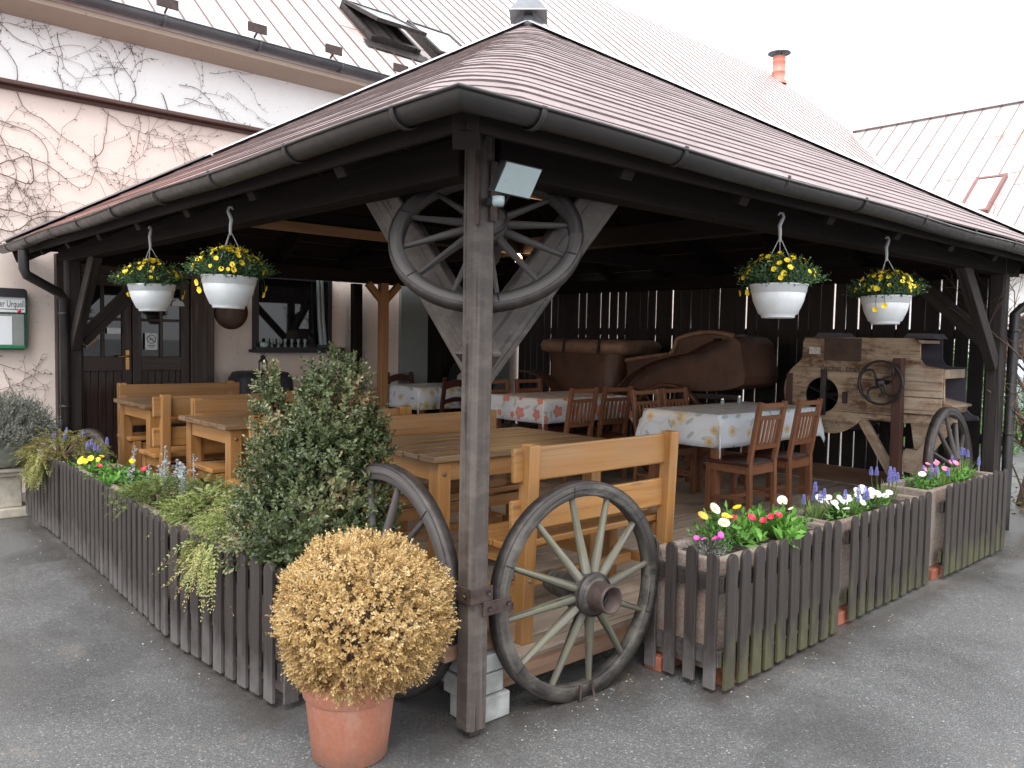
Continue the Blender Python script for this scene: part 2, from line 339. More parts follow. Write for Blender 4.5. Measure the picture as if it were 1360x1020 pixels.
# ---------------------------------------------------------------- mesh helpers
def V(*a): return Vector(a[0] if len(a) == 1 else a)
class MB:
    def __init__(s): s.v = []; s.f = []; s.uv = []; s.sm = []; s.mi = []
    def add(s, verts, faces, uvs=None, smooth=False, mi=0):
        o = len(s.v); s.v += [tuple(x) for x in verts]
        for k, f in enumerate(faces):
            s.f.append([i + o for i in f]); s.sm.append(smooth); s.mi.append(mi)
            s.uv.append(uvs[k] if uvs else [(verts[i][0] + verts[i][2], verts[i][1] + .7 * verts[i][2]) for i in f])
        return s
    def bar(s, p0, p1, w, h, up=(0, 0, 1), mi=0):
        """board from p0 to p1; h along 'up', w across"""
        p0 = V(p0); p1 = V(p1); d = p1 - p0; L = d.length; d.normalize()
        up = V(up); sd = d.cross(up)
        if sd.length < 1e-4: sd = d.cross(V(1, 0, 0))
        sd.normalize(); up = sd.cross(d)
        a, b = sd * w / 2, up * h / 2
        vs = [p0 - a - b, p0 + a - b, p0 + a + b, p0 - a + b, p1 - a - b, p1 + a - b, p1 + a + b, p1 - a + b]
        ox, oy = rng.random() * 40, rng.random() * 40
        fs = [(0, 1, 5, 4), (1, 2, 6, 5), (2, 3, 7, 6), (3, 0, 4, 7), (0, 3, 2, 1), (4, 5, 6, 7)]
        uv = []
        vv = [0, w, w + h, 2 * w + h, 2 * w + 2 * h]
        for k in range(4): uv.append([(ox, oy + vv[k]), (ox, oy + vv[k + 1]), (ox + L, oy + vv[k + 1]), (ox + L, oy + vv[k])])
        uv.append([(ox, oy), (ox, oy + h), (ox + .01 * w, oy + h), (ox + .01 * w, oy)])
        uv.append([(ox, oy), (ox + .01, oy), (ox + .01, oy + h), (ox, oy + h)])
        return s.add(vs, fs, uv, mi=mi)
    def box(s, c, d, mi=0):
        c = V(c); k = max(range(3), key=lambda i: d[i]); e = V(0, 0, 0); e[k] = d[k] / 2
        oth = [i for i in range(3) if i != k]; up = V(0, 0, 0); ui = 2 if k != 2 else 1; up[ui] = 1
        wi = [i for i in oth if i != ui][0]
        return s.bar(c - e, c + e, d[wi], d[ui], up, mi)
    def tube(s, pts, rad, n=8, cap=True, flat=1.0, mi=0):
        pts = [V(p) for p in pts]; m = len(pts)
        if not isinstance(rad, (list, tuple)): rad = [rad] * m
        vs = []; acc = 0; L = [0]
        for i in range(1, m): acc += (pts[i] - pts[i - 1]).length; L.append(acc)
        ref = None
        for i in range(m):
            d = (pts[min(i + 1, m - 1)] - pts[max(i - 1, 0)]).normalized()
            if ref is None:
                ref = V(0, 0, 1) if abs(d.z) < .9 else V(1, 0, 0)
            a = d.cross(ref).normalized(); b = a.cross(d).normalized(); ref = b
            for k in range(n):
                t = 2 * pi * k / n; vs.append(pts[i] + a * cos(t) * rad[i] + b * sin(t) * rad[i] * flat)
        fs = []; uv = []; ox, oy = rng.random() * 40, rng.random() * 40; c = 2 * pi * max(rad)
        for i in range(m - 1):
            for k in range(n):
                k2 = (k + 1) % n
                fs.append((i * n + k, i * n + k2, (i + 1) * n + k2, (i + 1) * n + k))
                uv.append([(ox + L[i], oy + c * k / n), (ox + L[i], oy + c * (k + 1) / n), (ox + L[i + 1], oy + c * (k + 1) / n), (ox + L[i + 1], oy + c * k / n)])
        s.add(vs, fs, uv, True, mi)
        if cap:
            s.add(vs[:n], [tuple(reversed(range(n)))], None, False, mi); s.add(vs[-n:], [tuple(range(n))], None, False, mi)
        return s
    def lathe(s, prof, n=32, axis='z', c=(0, 0, 0), closed=False, mi=0, smooth=True, mat=None):
        """prof: (radius, height) list"""
        vs = []; m = len(prof)
        for r, h in prof:
            for k in range(n):
                t = 2 * pi * k / n
                p = (r * cos(t), r * sin(t), h) if axis == 'z' else (r * cos(t), h, r * sin(t)) if axis == 'y' else (h, r * cos(t), r * sin(t))
                p = V(p)
                if mat is not None: p = mat @ p
                vs.append(p + V(c))
        fs = []; uv = []; ox, oy = rng.random() * 9, rng.random() * 9; acc = 0
        rm = max(r for r, h in prof)
        rows = range(m) if closed else range(m - 1)
        for i in rows:
            j = (i + 1) % m
            dl = math.hypot(prof[j][0] - prof[i][0], prof[j][1] - prof[i][1])
            for k in range(n):
                k2 = (k + 1) % n
                f = (i * n + k, i * n + k2, j * n + k2, j * n + k)
                fs.append(f if axis != 'y' else tuple(reversed(f)))
                u = [(ox + rm * 2 * pi * k / n, oy + acc), (ox + rm * 2 * pi * (k + 1) / n, oy + acc), (ox + rm * 2 * pi * (k + 1) / n, oy + acc + dl), (ox + rm * 2 * pi * k / n, oy + acc + dl)]
                uv.append(u if axis != 'y' else u[::-1])
            acc += dl
        return s.add(vs, fs, uv, smooth, mi)
    def prism(s, poly, fn, d0, d1, mi=0, smooth=False):
        """2d outline poly swept from depth d0 to d1; fn(a, b, d) -> point"""
        n = len(poly); vs = [V(fn(a, b, d0)) for a, b in poly] + [V(fn(a, b, d1)) for a, b in poly]
        ox, oy = rng.random() * 9, rng.random() * 9
        fs = [tuple(range(n))[::-1], tuple(range(n, 2 * n))]
        uv = [[(ox + poly[i][0], oy + poly[i][1]) for i in fs[0]], [(ox + poly[i - n][0], oy + poly[i - n][1]) for i in fs[1]]]
        s.add(vs, fs, uv, False, mi)
        fs = []; uv = []; acc = 0
        for i in range(n):
            j = (i + 1) % n; dl = math.hypot(poly[j][0] - poly[i][0], poly[j][1] - poly[i][1])
            fs.append((i, j, n + j, n + i)); uv.append([(ox + acc, oy), (ox + acc + dl, oy), (ox + acc + dl, oy + abs(d1 - d0)), (ox + acc, oy + abs(d1 - d0))]); acc += dl
        return s.add(vs, fs, uv, smooth, mi)
    def mesh(s, name):
        me = bpy.data.meshes.new(name); me.from_pydata(s.v, [], s.f)
        me.polygons.foreach_set("use_smooth", s.sm); me.polygons.foreach_set("material_index", s.mi)
        ul = me.uv_layers.new(name="UVMap"); ul.data.foreach_set("uv", [c for f in s.uv for p in f for c in p])
        me.update(); return me

def wl(o):
    r = V(0, 0, 0)
    while o is not None: r = r + V(o.location); o = o.parent
    return r
def mk(name, mb, mat, parent=None, bevel=0, world=True, auto=None):
    """one mesh object; with a parent the mesh is given in world metres when world is true, else in the parent's space"""
    me = mb.mesh(name) if isinstance(mb, MB) else mb
    o = bpy.data.objects.new(name, me); COL.objects.link(o)
    if not me.materials:
        for m in (mat if isinstance(mat, (list, tuple)) else [mat]): me.materials.append(M[m] if isinstance(m, str) else m)
    if parent is not None:
        o.parent = parent
        if world: o.location = -wl(parent)
    if bevel:
        b = o.modifiers.new("bevel", 'BEVEL'); b.width = bevel; b.segments = 2; b.limit_method = 'ANGLE'; b.angle_limit = radians(40); b.harden_normals = False
    return o
def thing(name, label, cat, loc=(0, 0, 0), rz=0, group=None):
    o = bpy.data.objects.new(name, None); COL.objects.link(o); o.location = loc; o.rotation_euler = (0, 0, rz)
    return tag(o, label, cat, group)
def tag(o, label=None, cat=None, group=None, kind=None):
    if label: o['label'] = label
    if cat: o['category'] = cat
    if group: o['group'] = group
    if kind: o['kind'] = kind
    return o
def dup(o, parent=None):
    c = o.copy(); COL.objects.link(c); c.parent = parent
    for ch in list(o.children): dup(ch, c)
    return c
def copy_thing(o, loc, rz, label):
    c = dup(o); c.location = loc; c.rotation_euler = (0, 0, rz); c['label'] = label
    return c

def leafmesh(name, P, D, N, L, Wd, var, fold=.18, mats=None):
    """many small leaves: base P, direction D, face normal N"""
    P = np.asarray(P, float); D = np.asarray(D, float); N = np.asarray(N, float); n = len(P)
    D = D / np.linalg.norm(D, axis=1, keepdims=True)
    Sd = np.cross(D, N); Sd /= np.maximum(np.linalg.norm(Sd, axis=1, keepdims=True), 1e-6); Nn = np.cross(Sd, D)
    L = np.broadcast_to(np.asarray(L, float), (n,))[:, None]; Wd = np.broadcast_to(np.asarray(Wd, float), (n,))[:, None]
    v = np.empty((n, 4, 3)); v[:, 0] = P; v[:, 1] = P + D * L * .55 + Sd * Wd * .5 + Nn * Wd * fold
    v[:, 2] = P + D * L; v[:, 3] = P + D * L * .55 - Sd * Wd * .5 + Nn * Wd * fold
    me = bpy.data.meshes.new(name)
    me.vertices.add(4 * n); me.vertices.foreach_set("co", v.reshape(-1))
    b = np.arange(n) * 4
    fc = np.stack([b, b + 1, b + 2, b, b + 2, b + 3], 1).reshape(-1).astype(np.int32)
    me.loops.add(6 * n); me.loops.foreach_set("vertex_index", fc)
    me.polygons.add(2 * n); me.polygons.foreach_set("loop_start", (np.arange(2 * n) * 3).astype(np.int32)); me.polygons.foreach_set("loop_total", np.full(2 * n, 3, np.int32))
    me.update(calc_edges=True)
    at = me.attributes.new("var", 'FLOAT', 'POINT'); at.data.foreach_set("value", np.repeat(np.clip(var, 0, 1), 4).astype(np.float32))
    return me
def unit(n):
    a = nr.normal(size=(n, 3)); return a / np.linalg.norm(a, axis=1, keepdims=True)
def shoots(bases, dirs, length, nleaf, leafL, leafW, spread=.9, var=None, jit=.12, taper=.35):
    """leafy shoots: leaves in a spiral up each stem"""
    P = []; D = []; N = []; LL = []; VV = []
    for i in range(len(bases)):
        b = bases[i]; d = dirs[i] / np.linalg.norm(dirs[i]); ln = length * (.6 + .8 * nr.random())
        a = np.cross(d, (0, 0, 1.)); a = a / (np.linalg.norm(a) + 1e-6); c = np.cross(d, a); ph = nr.random() * 6
        k = np.arange(nleaf); t = k / max(1, nleaf - 1); an = ph + k * 2.4
        rad = np.outer(np.cos(an), a) + np.outer(np.sin(an), c)
        p = b + np.outer(t * ln, d); up = (.25 + .75 * t)[:, None]
        dd = rad * spread * (1 - .45 * t)[:, None] + d * up + nr.normal(size=(nleaf, 3)) * jit
        P.append(p); D.append(dd); N.append(d - rad * .3 + nr.normal(size=(nleaf, 3)) * .15)
        LL.append(leafL * (1 - taper * t) * (.8 + .4 * nr.random(nleaf)))
        v0 = .5 if var is None else var[i]
        VV.append(v0 + nr.normal(size=nleaf) * .10 + .10 * t)
    return np.concatenate(P), np.concatenate(D), np.concatenate(N), np.concatenate(LL), leafW, np.concatenate(VV)
def smesh(name, *a, **k):
    P, D, N, L, Wd, Vv = shoots(*a, **k); return leafmesh(name, P, D, N, L, np.asarray(L) * Wd, Vv)

def text(body, loc, size, rot, mat, parent, depth=.002, align='LEFT', name="lettering", sx=(1, 1), at=None):
    c = bpy.data.curves.new(name, 'FONT'); c.body = body; c.size = size; c.extrude = depth; c.align_x = align; c.align_y = 'CENTER'
    c.materials.append(M[mat]); o = bpy.data.objects.new(name, c); COL.objects.link(o)
    o.parent = parent; o.location = V(at) if at else V(loc) - wl(parent); o.rotation_euler = rot; o.scale = (*sx, 1)
    bpy.context.view_layer.update(); ev = o.evaluated_get(bpy.context.evaluated_depsgraph_get())
    me = bpy.data.meshes.new_from_object(ev); n_ = bpy.data.objects.new(name, me); COL.objects.link(n_); n_.parent = parent; n_.location = o.location; n_.rotation_euler = rot; n_.scale = (*sx, 1)
    if not me.materials: me.materials.append(M[mat])
    bpy.data.objects.remove(o); return n_

# ---------------------------------------------------------------- ground and deck
g = MB(); g.add([(-150, -150, 0), (250, -150, 0), (250, 250, 0), (-150, 250, 0)], [(0, 1, 2, 3)])
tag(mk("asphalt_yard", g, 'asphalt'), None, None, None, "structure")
DZ = .17
dk = MB()
y = .17
while y < 6.3:
    x = .16
    while x < 6.15:
        L = min(rng.choice((1.2, 1.5, 1.8)), 6.15 - x)
        if L < .3: L = 6.15 - x
        dk.bar((x + .003, y + .075, DZ - .02), (x + L - .003, y + .075, DZ - .02), .144, .04 - rng.random() * .002)
        x += L
    y += .15
d_ = mk("deck_floor", dk, 'deck', None, .003); tag(d_, kind="structure")
e = MB(); e.bar((.06, .13, DZ - .055), (6.15, .13, DZ - .055), .04, .075); e.bar((.13, .151, DZ - .055), (.13, 6.3, DZ - .055), .04, .075)
tag(mk("deck_kerb", e, 'board', None, .004), kind="structure")
# gravel and grit lying about
P = []
gm = MB()
def pebble(x, y, r):
    n = 6; vs = []
    sx, sy, sz = r * (.7 + .6 * rng.random()), r * (.7 + .6 * rng.random()), r * (.35 + .3 * rng.random()); a = rng.random() * 6
    for zz, rr in ((0.0, .9), (.6, .85), (1.0, .35)):
        for k in range(n):
            t = a + 2 * pi * k / n; q = rr * (.8 + .4 * rng.random())
            vs.append((x + sx * cos(t) * q, y + sy * sin(t) * q, zz * sz + .001))
    fs = [tuple(range(12, 18))]
    for i in range(2):
        for k in range(n): fs.append((i * n + k, i * n + (k + 1) % n, (i + 1) * n + (k + 1) % n, (i + 1) * n + k))
    gm.add(vs, fs, None, False)
for k in range(60):
    if rng.random() < .45: x, y = rng.uniform(-2.6, -.62), rng.uniform(-1.6, 5.5)
    else: x, y = rng.uniform(-1.2, 6), rng.uniform(-2.2, -.5)
    pebble(x, y, rng.choice((.003, .004, .004, .005, .008)))
for k in range(70):
    x = rng.uniform(.05, 1.1); pebble(x, rng.gauss(-.12, .10), rng.choice((.003, .004, .006)))
for k in range(40): pebble(-.62 + rng.gauss(0, .035), rng.uniform(.7, 5.5), rng.choice((.003, .004, .006)))
for k in range(40): pebble(rng.uniform(1.1, 5.2), -.49 + rng.gauss(0, .03), rng.choice((.003, .004, .006)))
tag(mk("grit", gm, plain("grit_stone", (.24, .225, .20), .85, 0, .5, 40)), kind="stuff")

# ---------------------------------------------------------------- the open pavilion
PV = thing("pavilion", "dark timber pavilion with a hipped shingle roof over the tables", "pavilion", (3, 3, 0))
def pv(name, mb, mat, bevel=0, parent=None): return mk(name, mb, mat, parent or PV, bevel)
def chamfer_post(mb, x, y, z0, z1, a, ch=.018):
    h = a / 2; poly = [(-h + ch, -h), (h - ch, -h), (h, -h + ch), (h, h - ch), (h - ch, h), (-h + ch, h), (-h, h - ch), (-h, -h + ch)]
    n = 8; vs = []; zs = [z0 + (z1 - z0) * i / 6 for i in range(7)]
    for z in zs:
        for px, py in poly: vs.append((x + px + .003 * sin(z * 5), y + py, z))
    fs = []; uv = []; ox, oy = rng.random() * 9, rng.random() * 9; cum = [0]
    for k in range(n): cum.append(cum[-1] + math.hypot(poly[(k + 1) % n][0] - poly[k][0], poly[(k + 1) % n][1] - poly[k][1]))
    for i in range(6):
        for k in range(n):
            k2 = (k + 1) % n; fs.append((i * n + k, i * n + k2, (i + 1) * n + k2, (i + 1) * n + k))
            uv.append([(ox + zs[i], oy + cum[k]), (ox + zs[i], oy + cum[k + 1]), (ox + zs[i + 1], oy + cum[k + 1]), (ox + zs[i + 1], oy + cum[k])])
    mb.add(vs, fs, uv); mb.add(vs[-n:], [tuple(range(n))]); mb.add(vs[:n], [tuple(reversed(range(n)))])
p = MB(); chamfer_post(p, 0, 0, .035, 2.38, .100); cp = pv("post", p, 'timber')
b = MB(); b.box((0, 0, .018), (.05, .05, .034)); pv("post_foot", b, 'iron', .002, cp)
b = MB()
for x_, y_ in ((-.0575, 0), (0, -.0575)):   # flat strap round the post and the short arm to the wheel
    if x_: b.box((x_, 0, .585), (.006, .122, .062))
    else: b.box((0, y_, .585), (.109, .006, .062))
b.box((.075, -.064, .527), (.15, .007, .058))
pv("wheel_strap", b, 'rust', .002, cp)
b = MB()
for q in ((-.062, .03, .585), (-.062, -.03, .59), (.03, -.062, .59), (.03, -.069, .527), (.13, -.069, .53)):
    b.lathe([(.0, .004), (.008, .003), (.010, -.004)], 10, 'y' if abs(q[1]) > .05 else 'x', q)
pv("bolt", b, 'iron', 0, cp)
b = MB(); b.bar((-.057, -.0575, 2.03), (-.057, -.0575, 2.30), .02, .006); b.bar((.02, -.062, 2.05), (.02, -.062, 2.28), .006, .035, (1, 0, 0)); pv("angle_bracket", b, 'rust', .001, cp)
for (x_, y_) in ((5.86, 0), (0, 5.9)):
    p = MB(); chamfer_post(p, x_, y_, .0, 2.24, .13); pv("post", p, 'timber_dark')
for x_ in (2.2,):
    p = MB(); chamfer_post(p, x_, 6.15, DZ, 2.24, .12) if x_ != 2.2 else chamfer_post(p, 3.32, 6.4, DZ, 2.24, .12); pv("post", p, 'timber_in')
# wall plates
for a_, b_ in (((.052, 0, 2.305), (6.15, 0, 2.305)), ((0, .052, 2.306), (0, 6.15, 2.306)), ((6.1, .07, 2.307), (6.1, 6.15, 2.307)), ((.07, 6.1, 2.308), (6.0, 6.1, 2.308))):
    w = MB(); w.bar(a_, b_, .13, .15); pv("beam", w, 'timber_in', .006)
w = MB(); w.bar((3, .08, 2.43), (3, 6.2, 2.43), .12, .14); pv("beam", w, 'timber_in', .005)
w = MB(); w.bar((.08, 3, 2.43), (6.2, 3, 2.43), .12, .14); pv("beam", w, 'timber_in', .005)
# braces: flat wide planks at the corner post, square ones elsewhere
for a_, b_ in (((.088, .045, 1.465), (.088, .93, 2.37)), ((.045, .088, 1.465), (.89, .088, 2.37))):
    w = MB(); w.bar(a_, b_, .055, .205, (0, 0, 1)); pv("brace", w, 'timber', .012)
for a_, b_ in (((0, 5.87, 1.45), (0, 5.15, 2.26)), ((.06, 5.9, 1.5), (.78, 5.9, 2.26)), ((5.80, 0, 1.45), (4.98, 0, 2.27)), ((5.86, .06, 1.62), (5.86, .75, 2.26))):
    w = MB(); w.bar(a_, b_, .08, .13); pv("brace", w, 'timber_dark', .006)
# fresh timber post with its Y braces
w = MB(); chamfer_post(w, 3.42, 5.95, DZ, 2.235, .10, .006); ny = pv("post", w, 'newwood'); ny['label'] = "fresh orange timber post with a Y top"
for s_ in (-1, 1):
    w = MB(); w.bar((3.42 + s_ * .03, 5.95, 2.03), (3.42 + s_ * .22, 5.95, 2.225), .07, .075); pv("brace", w, 'newwood', .003, ny)
# bricks that pack the corner post and deck corner
BS = thing("block_stack", "stack of pale grey concrete blocks behind the foot of the corner post", "blocks", (.1, .14, 0))
for k, (x_, y_, z_, c_) in enumerate(((.205, .085, .055, 0), (.180, .10, .156, 1), (.185, .095, .245, 2))):
    w = MB(); w.box((x_ - .07, y_ + .02, z_), (.20, .16, (.105, .09, .075)[k])); mk("concrete_block", w, 'concrete', BS, .006)
w = MB(); w.bar((-.085, .13, .33), (.30, .13, .33), .12, .085); tag(mk("packing_timber", w, 'board', None, .005), "raw pinkish timber offcut on top of the concrete blocks behind the corner post", "timber block")

# roof: courses of shingles as rings that wrap softly round the front hip
ZE, ZA, HB = 2.395, 4.41, 3.44
def contour(t, n=14):
    s_ = HB * (1 - t); pts = []
    for ci, (sx, sy) in enumerate(((-1, -1), (1, -1), (1, 1), (-1, 1))):
        rc = min(.30 if ci == 0 else .05, s_ * .7)
        a0 = {0: pi, 1: 1.5 * pi, 2: 0, 3: .5 * pi}[ci]
        cx, cy = 3 + sx * (s_ - rc), 3 + sy * (s_ - rc)
        na = 8 if ci == 0 else 2
        arc = [(cx + rc * cos(a0 + .5 * pi * k / na), cy + rc * sin(a0 + .5 * pi * k / na)) for k in range(na + 1)]
        pts += arc
        nx, ny_ = ((1, -1), (1, 1), (-1, 1), (-1, -1))[ci]
        nc = min(.05, s_ * .7) if ci != 3 else min(.30, s_ * .7)
        ex, ey = {0: (3 + s_ - nc, 3 - s_), 1: (3 + s_, 3 + s_ - nc), 2: (3 - s_ + nc, 3 + s_), 3: (3 - s_, 3 - s_ + nc)}[ci]
        lx, ly = arc[-1]
        for k in range(1, n): pts.append((lx + (ex - lx) * k / n, ly + (ey - ly) * k / n))
    return pts
RF = MB(); NC = 29
def flare(t): return ZE + (ZA - ZE) * t
for k in range(NC):
    t0, t1 = k / NC, min((k + 1) / NC + .004, .999)
    c0, c1 = contour(t0), contour(t1); n = len(c0)
    jz = [rng.uniform(-.003, .003) + .004 * sin(i * .37 + k * 1.9) for i in range(n)]
    sag = [-.05 * max(0, sin(pi * i / n * 4)) * (1 - t0) * .4 for i in range(n)]
    vs = [(x, y, flare(t0) + .0085 + jz[i] * .5 + sag[i]) for i, (x, y) in enumerate(c0)] + [(x, y, flare(t1) + .001 + sag[i]) for i, (x, y) in enumerate(c1)] + \
         [(x, y, flare(t0) - .002 + sag[i]) for i, (x, y) in enumerate(c0)]
    fs = []; uv = []; u = [0]
    for i in range(n):
        x0, y0 = c0[i]; x1, y1 = c0[(i + 1) % n]; u.append(u[-1] + math.hypot(x1 - x0, y1 - y0))
    ox = rng.random() * 3
    for i in range(n):
        j = (i + 1) % n
        fs.append((i, j, n + j, n + i)); uv.append([(ox + u[i], k + .2), (ox + u[i + 1], k + .2), (ox + u[i + 1], k + .8), (ox + u[i], k + .8)])
        fs.append((2 * n + i, 2 * n + j, j, i)); uv.append([(ox + u[i], k + .2)] * 4)
    RF.add(vs, fs, uv, False)
    for i in range(n): RF.mi[-2 * n + 2 * i + 1] = 1
roof = pv("roof", RF, ['shingle', 'shingle_edge'])
ub = MB()
for a_, b_ in (((-.38, -.38), (6.38, -.38)), ((6.38, -.38), (6.38, 6.38)), ((6.38, 6.38), (-.38, 6.38)), ((-.38, 6.38), (-.38, -.38))):
    n = 14
    for k in range(n):
        t0, t1 = k / n + .0015, (k + 1) / n - .0015
        q = lambda t, s: (a_[0] + (3 - a_[0]) * t + (b_[0] - a_[0]) * s * (1 - t), a_[1] + (3 - a_[1]) * t + (b_[1] - a_[1]) * s * (1 - t), 2.345 + 1.99 * t)
        vs = [q(t0, 0), q(t0, 1), q(t1, 1), q(t1, 0)]
        o = rng.random() * 30; L0 = 6.9 * (1 - t0)
        ub.add(vs, [(0, 1, 2, 3)], [[(o, o), (o + L0, o), (o + L0 - .25, o + .28), (o + .25, o + .28)]])
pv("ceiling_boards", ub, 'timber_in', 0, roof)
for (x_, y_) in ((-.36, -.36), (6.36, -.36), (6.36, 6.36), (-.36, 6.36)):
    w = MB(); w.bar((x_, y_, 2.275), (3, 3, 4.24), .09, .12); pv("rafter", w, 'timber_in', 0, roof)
for k in range(1, 8):
    s_ = k / 8; d = 6.70 * min(s_, 1 - s_)
    for side in range(4):
        x0, y0 = {0: (-.35 + 6.7 * s_, -.35), 1: (6.35, -.35 + 6.7 * s_), 2: (-.35 + 6.7 * s_, 6.35), 3: (-.35, -.35 + 6.7 * s_)}[side]
        dx, dy = {0: (0, 1), 1: (-1, 0), 2: (0, -1), 3: (1, 0)}[side]
        w = MB(); w.bar((x0, y0, 2.285), (x0 + dx * d, y0 + dy * d, 2.285 + .586 * d), .07, .10); pv("rafter", w, 'timber_in', 0, roof)
# a few battens of pale new wood under the ridge
for a_, b_ in (((1.2, 1.75, 2.62), (2.1, 1.75, 2.62)), ((1.9, 1.2, 2.86), (2.5, 1.2, 2.86)), ((.35, 2.9, 2.36), (1.5, 2.9, 2.36))):
    w = MB(); w.bar(a_, b_, .03, .07); pv("batten", w, 'newwood', .002, roof)
# fascia, drip edge, gutters
for a_, b_ in (((-.365, -.365, 2.325), (6.40, -.365, 2.325)), ((-.365, -.365, 2.325), (-.365, 6.40, 2.325)), ((6.40, -.365, 2.325), (6.40, 6.40, 2.325))):
    w = MB(); w.bar(a_, b_, .022, .10); pv("fascia", w, 'timber_in', .002)
GZ, GR, GO = 2.360, .055, -.452
def gutter_run(mb, a_, b_, out, r0=GR, n=12):
    a_ = V(a_); b_ = V(b_); out = V(out); d = (b_ - a_).normalized(); m = 24
    prof = []
    for k in range(n + 1):
        t = pi * k / n; prof.append((-cos(t) * r0, -sin(t) * r0))
    prof += [(r0 + .006, .004), (r0 + .012, -.004), (r0 + .004, -.010)]   # rolled bead
    inner = [(x * .95, y * .95 + .001) for x, y in prof[:n + 1]]
    full = prof + inner[::-1]
    vs = []
    for i in range(m + 1):
        p_ = a_ + (b_ - a_) * i / m; wob = .006 * sin(i * .8) * (0 < i < m)
        L_ = (b_ - a_).length
        for x, y in full:
            q = p_ + out * x + V(0, 0, y + wob)
            if i == 0 and mb.miter[0]: q -= d * (x)      # mitred corner
            if i == m and mb.miter[1]: q += d * (x)
            vs.append(q)
    c = len(full); fs = []
    for i in range(m):
        for k in range(c - 1): fs.append((i * c + k, (i + 1) * c + k, (i + 1) * c + k + 1, i * c + k + 1))
    mb.add(vs, fs, None, True)
gt = MB(); gt.miter = (1, 0); gutter_run(gt, (GO, GO, GZ), (6.6, GO, GZ - .02), (0, -1, 0)); gut1 = pv("gutter", gt, 'gutter')
gt = MB(); gt.miter = (1, 0); gutter_run(gt, (GO, GO, GZ), (GO, 6.5, GZ), (-1, 0, 0)); gut2 = pv("gutter", gt, 'gutter')
def hoop(mb, c, out, r=GR + .004, w=.022):
    c = V(c); out = V(out); d = V(0, 0, 1).cross(out)
    vs = []; n = 14
    for k in range(n + 1):
        t = pi * 1.04 * k / n
        for s_ in (-1, 1):
            for rr in (r, r + .004): vs.append(c + out * (-cos(t) * rr) + V(0, 0, -sin(t) * rr) + d * s_ * w / 2)
    fs = []
    for k in range(n):
        o = 4 * k; fs += [(o + 1, o + 5, o + 7, o + 3), (o, o + 4, o + 5, o + 1), (o + 2, o + 3, o + 7, o + 6)]
    mb.add(vs, fs, None, True)
for k in range(9):
    w = MB(); hoop(w, (-.15 + .78 * k, GO, GZ + .006 * 0), (0, -1, 0)); pv("gutter_bracket", w, 'gutter', 0, gut1)
    w = MB(); hoop(w, (GO, -.15 + .78 * k, GZ), (-1, 0, 0)); pv("gutter_bracket", w, 'gutter', 0, gut2)
w = MB(); w.add([(-.43, -.43, 2.372), (6.45, -.43, 2.368), (6.45, -.36, 2.412), (-.36, -.36, 2.412)], [(0, 1, 2, 3)]); w.add([(-.431, -.431, 2.372), (-.361, -.361, 2.412), (-.361, 6.45, 2.412), (-.431, 6.45, 2.372)], [(0, 1, 2, 3)])
pv("drip_edge", w, 'flash')
# down pipes
def pipe(pts, r=.042):
    q = MB(); q.tube(pts, r, 14); return q
w = pipe([(GO, 5.62, 2.28), (GO, 5.62, 2.12), (GO + .02, 5.63, 2.07), (-.14, 5.78, 1.93), (-.10, 5.80, 1.88), (-.10, 5.80, .0)]); dp = pv("down_pipe", w, 'gutter')
w = pipe([(6.35, GO, 2.28), (6.34, GO, 2.14), (6.30, -.40, 2.08), (6.0, -.14, 1.95), (5.965, -.10, 1.90), (5.965, -.10, 0)]); dp2 = pv("down_pipe", w, 'gutter')
for o_, zs, xy in ((dp, (1.75, .9), (-.10, 5.80)), (dp2, (1.75, .85), (5.965, -.10))):
    for z_ in zs:
        w = MB(); w.lathe([(.046, -.012), (.048, -.01), (.048, .01), (.046, .012)], 16, 'z', (*xy, z_)); pv("pipe_clip", w, 'gutter', 0, o_)
# hip flashings, finial, wall flashing
def hipcap(a_, b_, w_, mat):
    a_ = V(a_); b_ = V(b_); d = (b_ - a_).normalized(); sd = d.cross(V(0, 0, 1)).normalized(); q = MB()
    up = sd.cross(d)
    n = 16; vs = []
    for i in range(n + 1):
        p_ = a_ + (b_ - a_) * i / n
        vs += [p_ - sd * w_ - up * (w_ * .375 - .016), p_ + up * .028, p_ + sd * w_ - up * (w_ * .375 - .016)]
    fs = []
    for i in range(n): fs += [(3 * i, 3 * i + 3, 3 * i + 4, 3 * i + 1), (3 * i + 1, 3 * i + 4, 3 * i + 5, 3 * i + 2)]
    q.add(vs, fs); return q
pv("hip_cap", hipcap((-.45, 6.45, 2.402), (.95, 5.05, 3.222), .24, 'flash'), 'flash', 0, roof)
pv("hip_cap", hipcap((.96, 5.04, 3.230), (2.98, 3.02, 4.412), .26, 'capwhite'), 'capwhite', 0, roof)
pv("hip_cap", hipcap((6.45, -.45, 2.402), (3.02, 2.98, 4.412), .25, 'capwhite'), 'capwhite', 0, roof)
w = MB(); w.lathe([(.05, 4.34), (.06, 4.46), (.045, 4.50)], 4, 'z', (3, 3, 0), smooth=False)
w.lathe([(.0, 4.55), (.235, 4.465), (.225, 4.480), (.09, 4.62), (.05, 4.75), (.0, 4.95)], 4, 'z', (3, 3, 0), smooth=False); fin = pv("finial", w, 'flash', 0, roof)
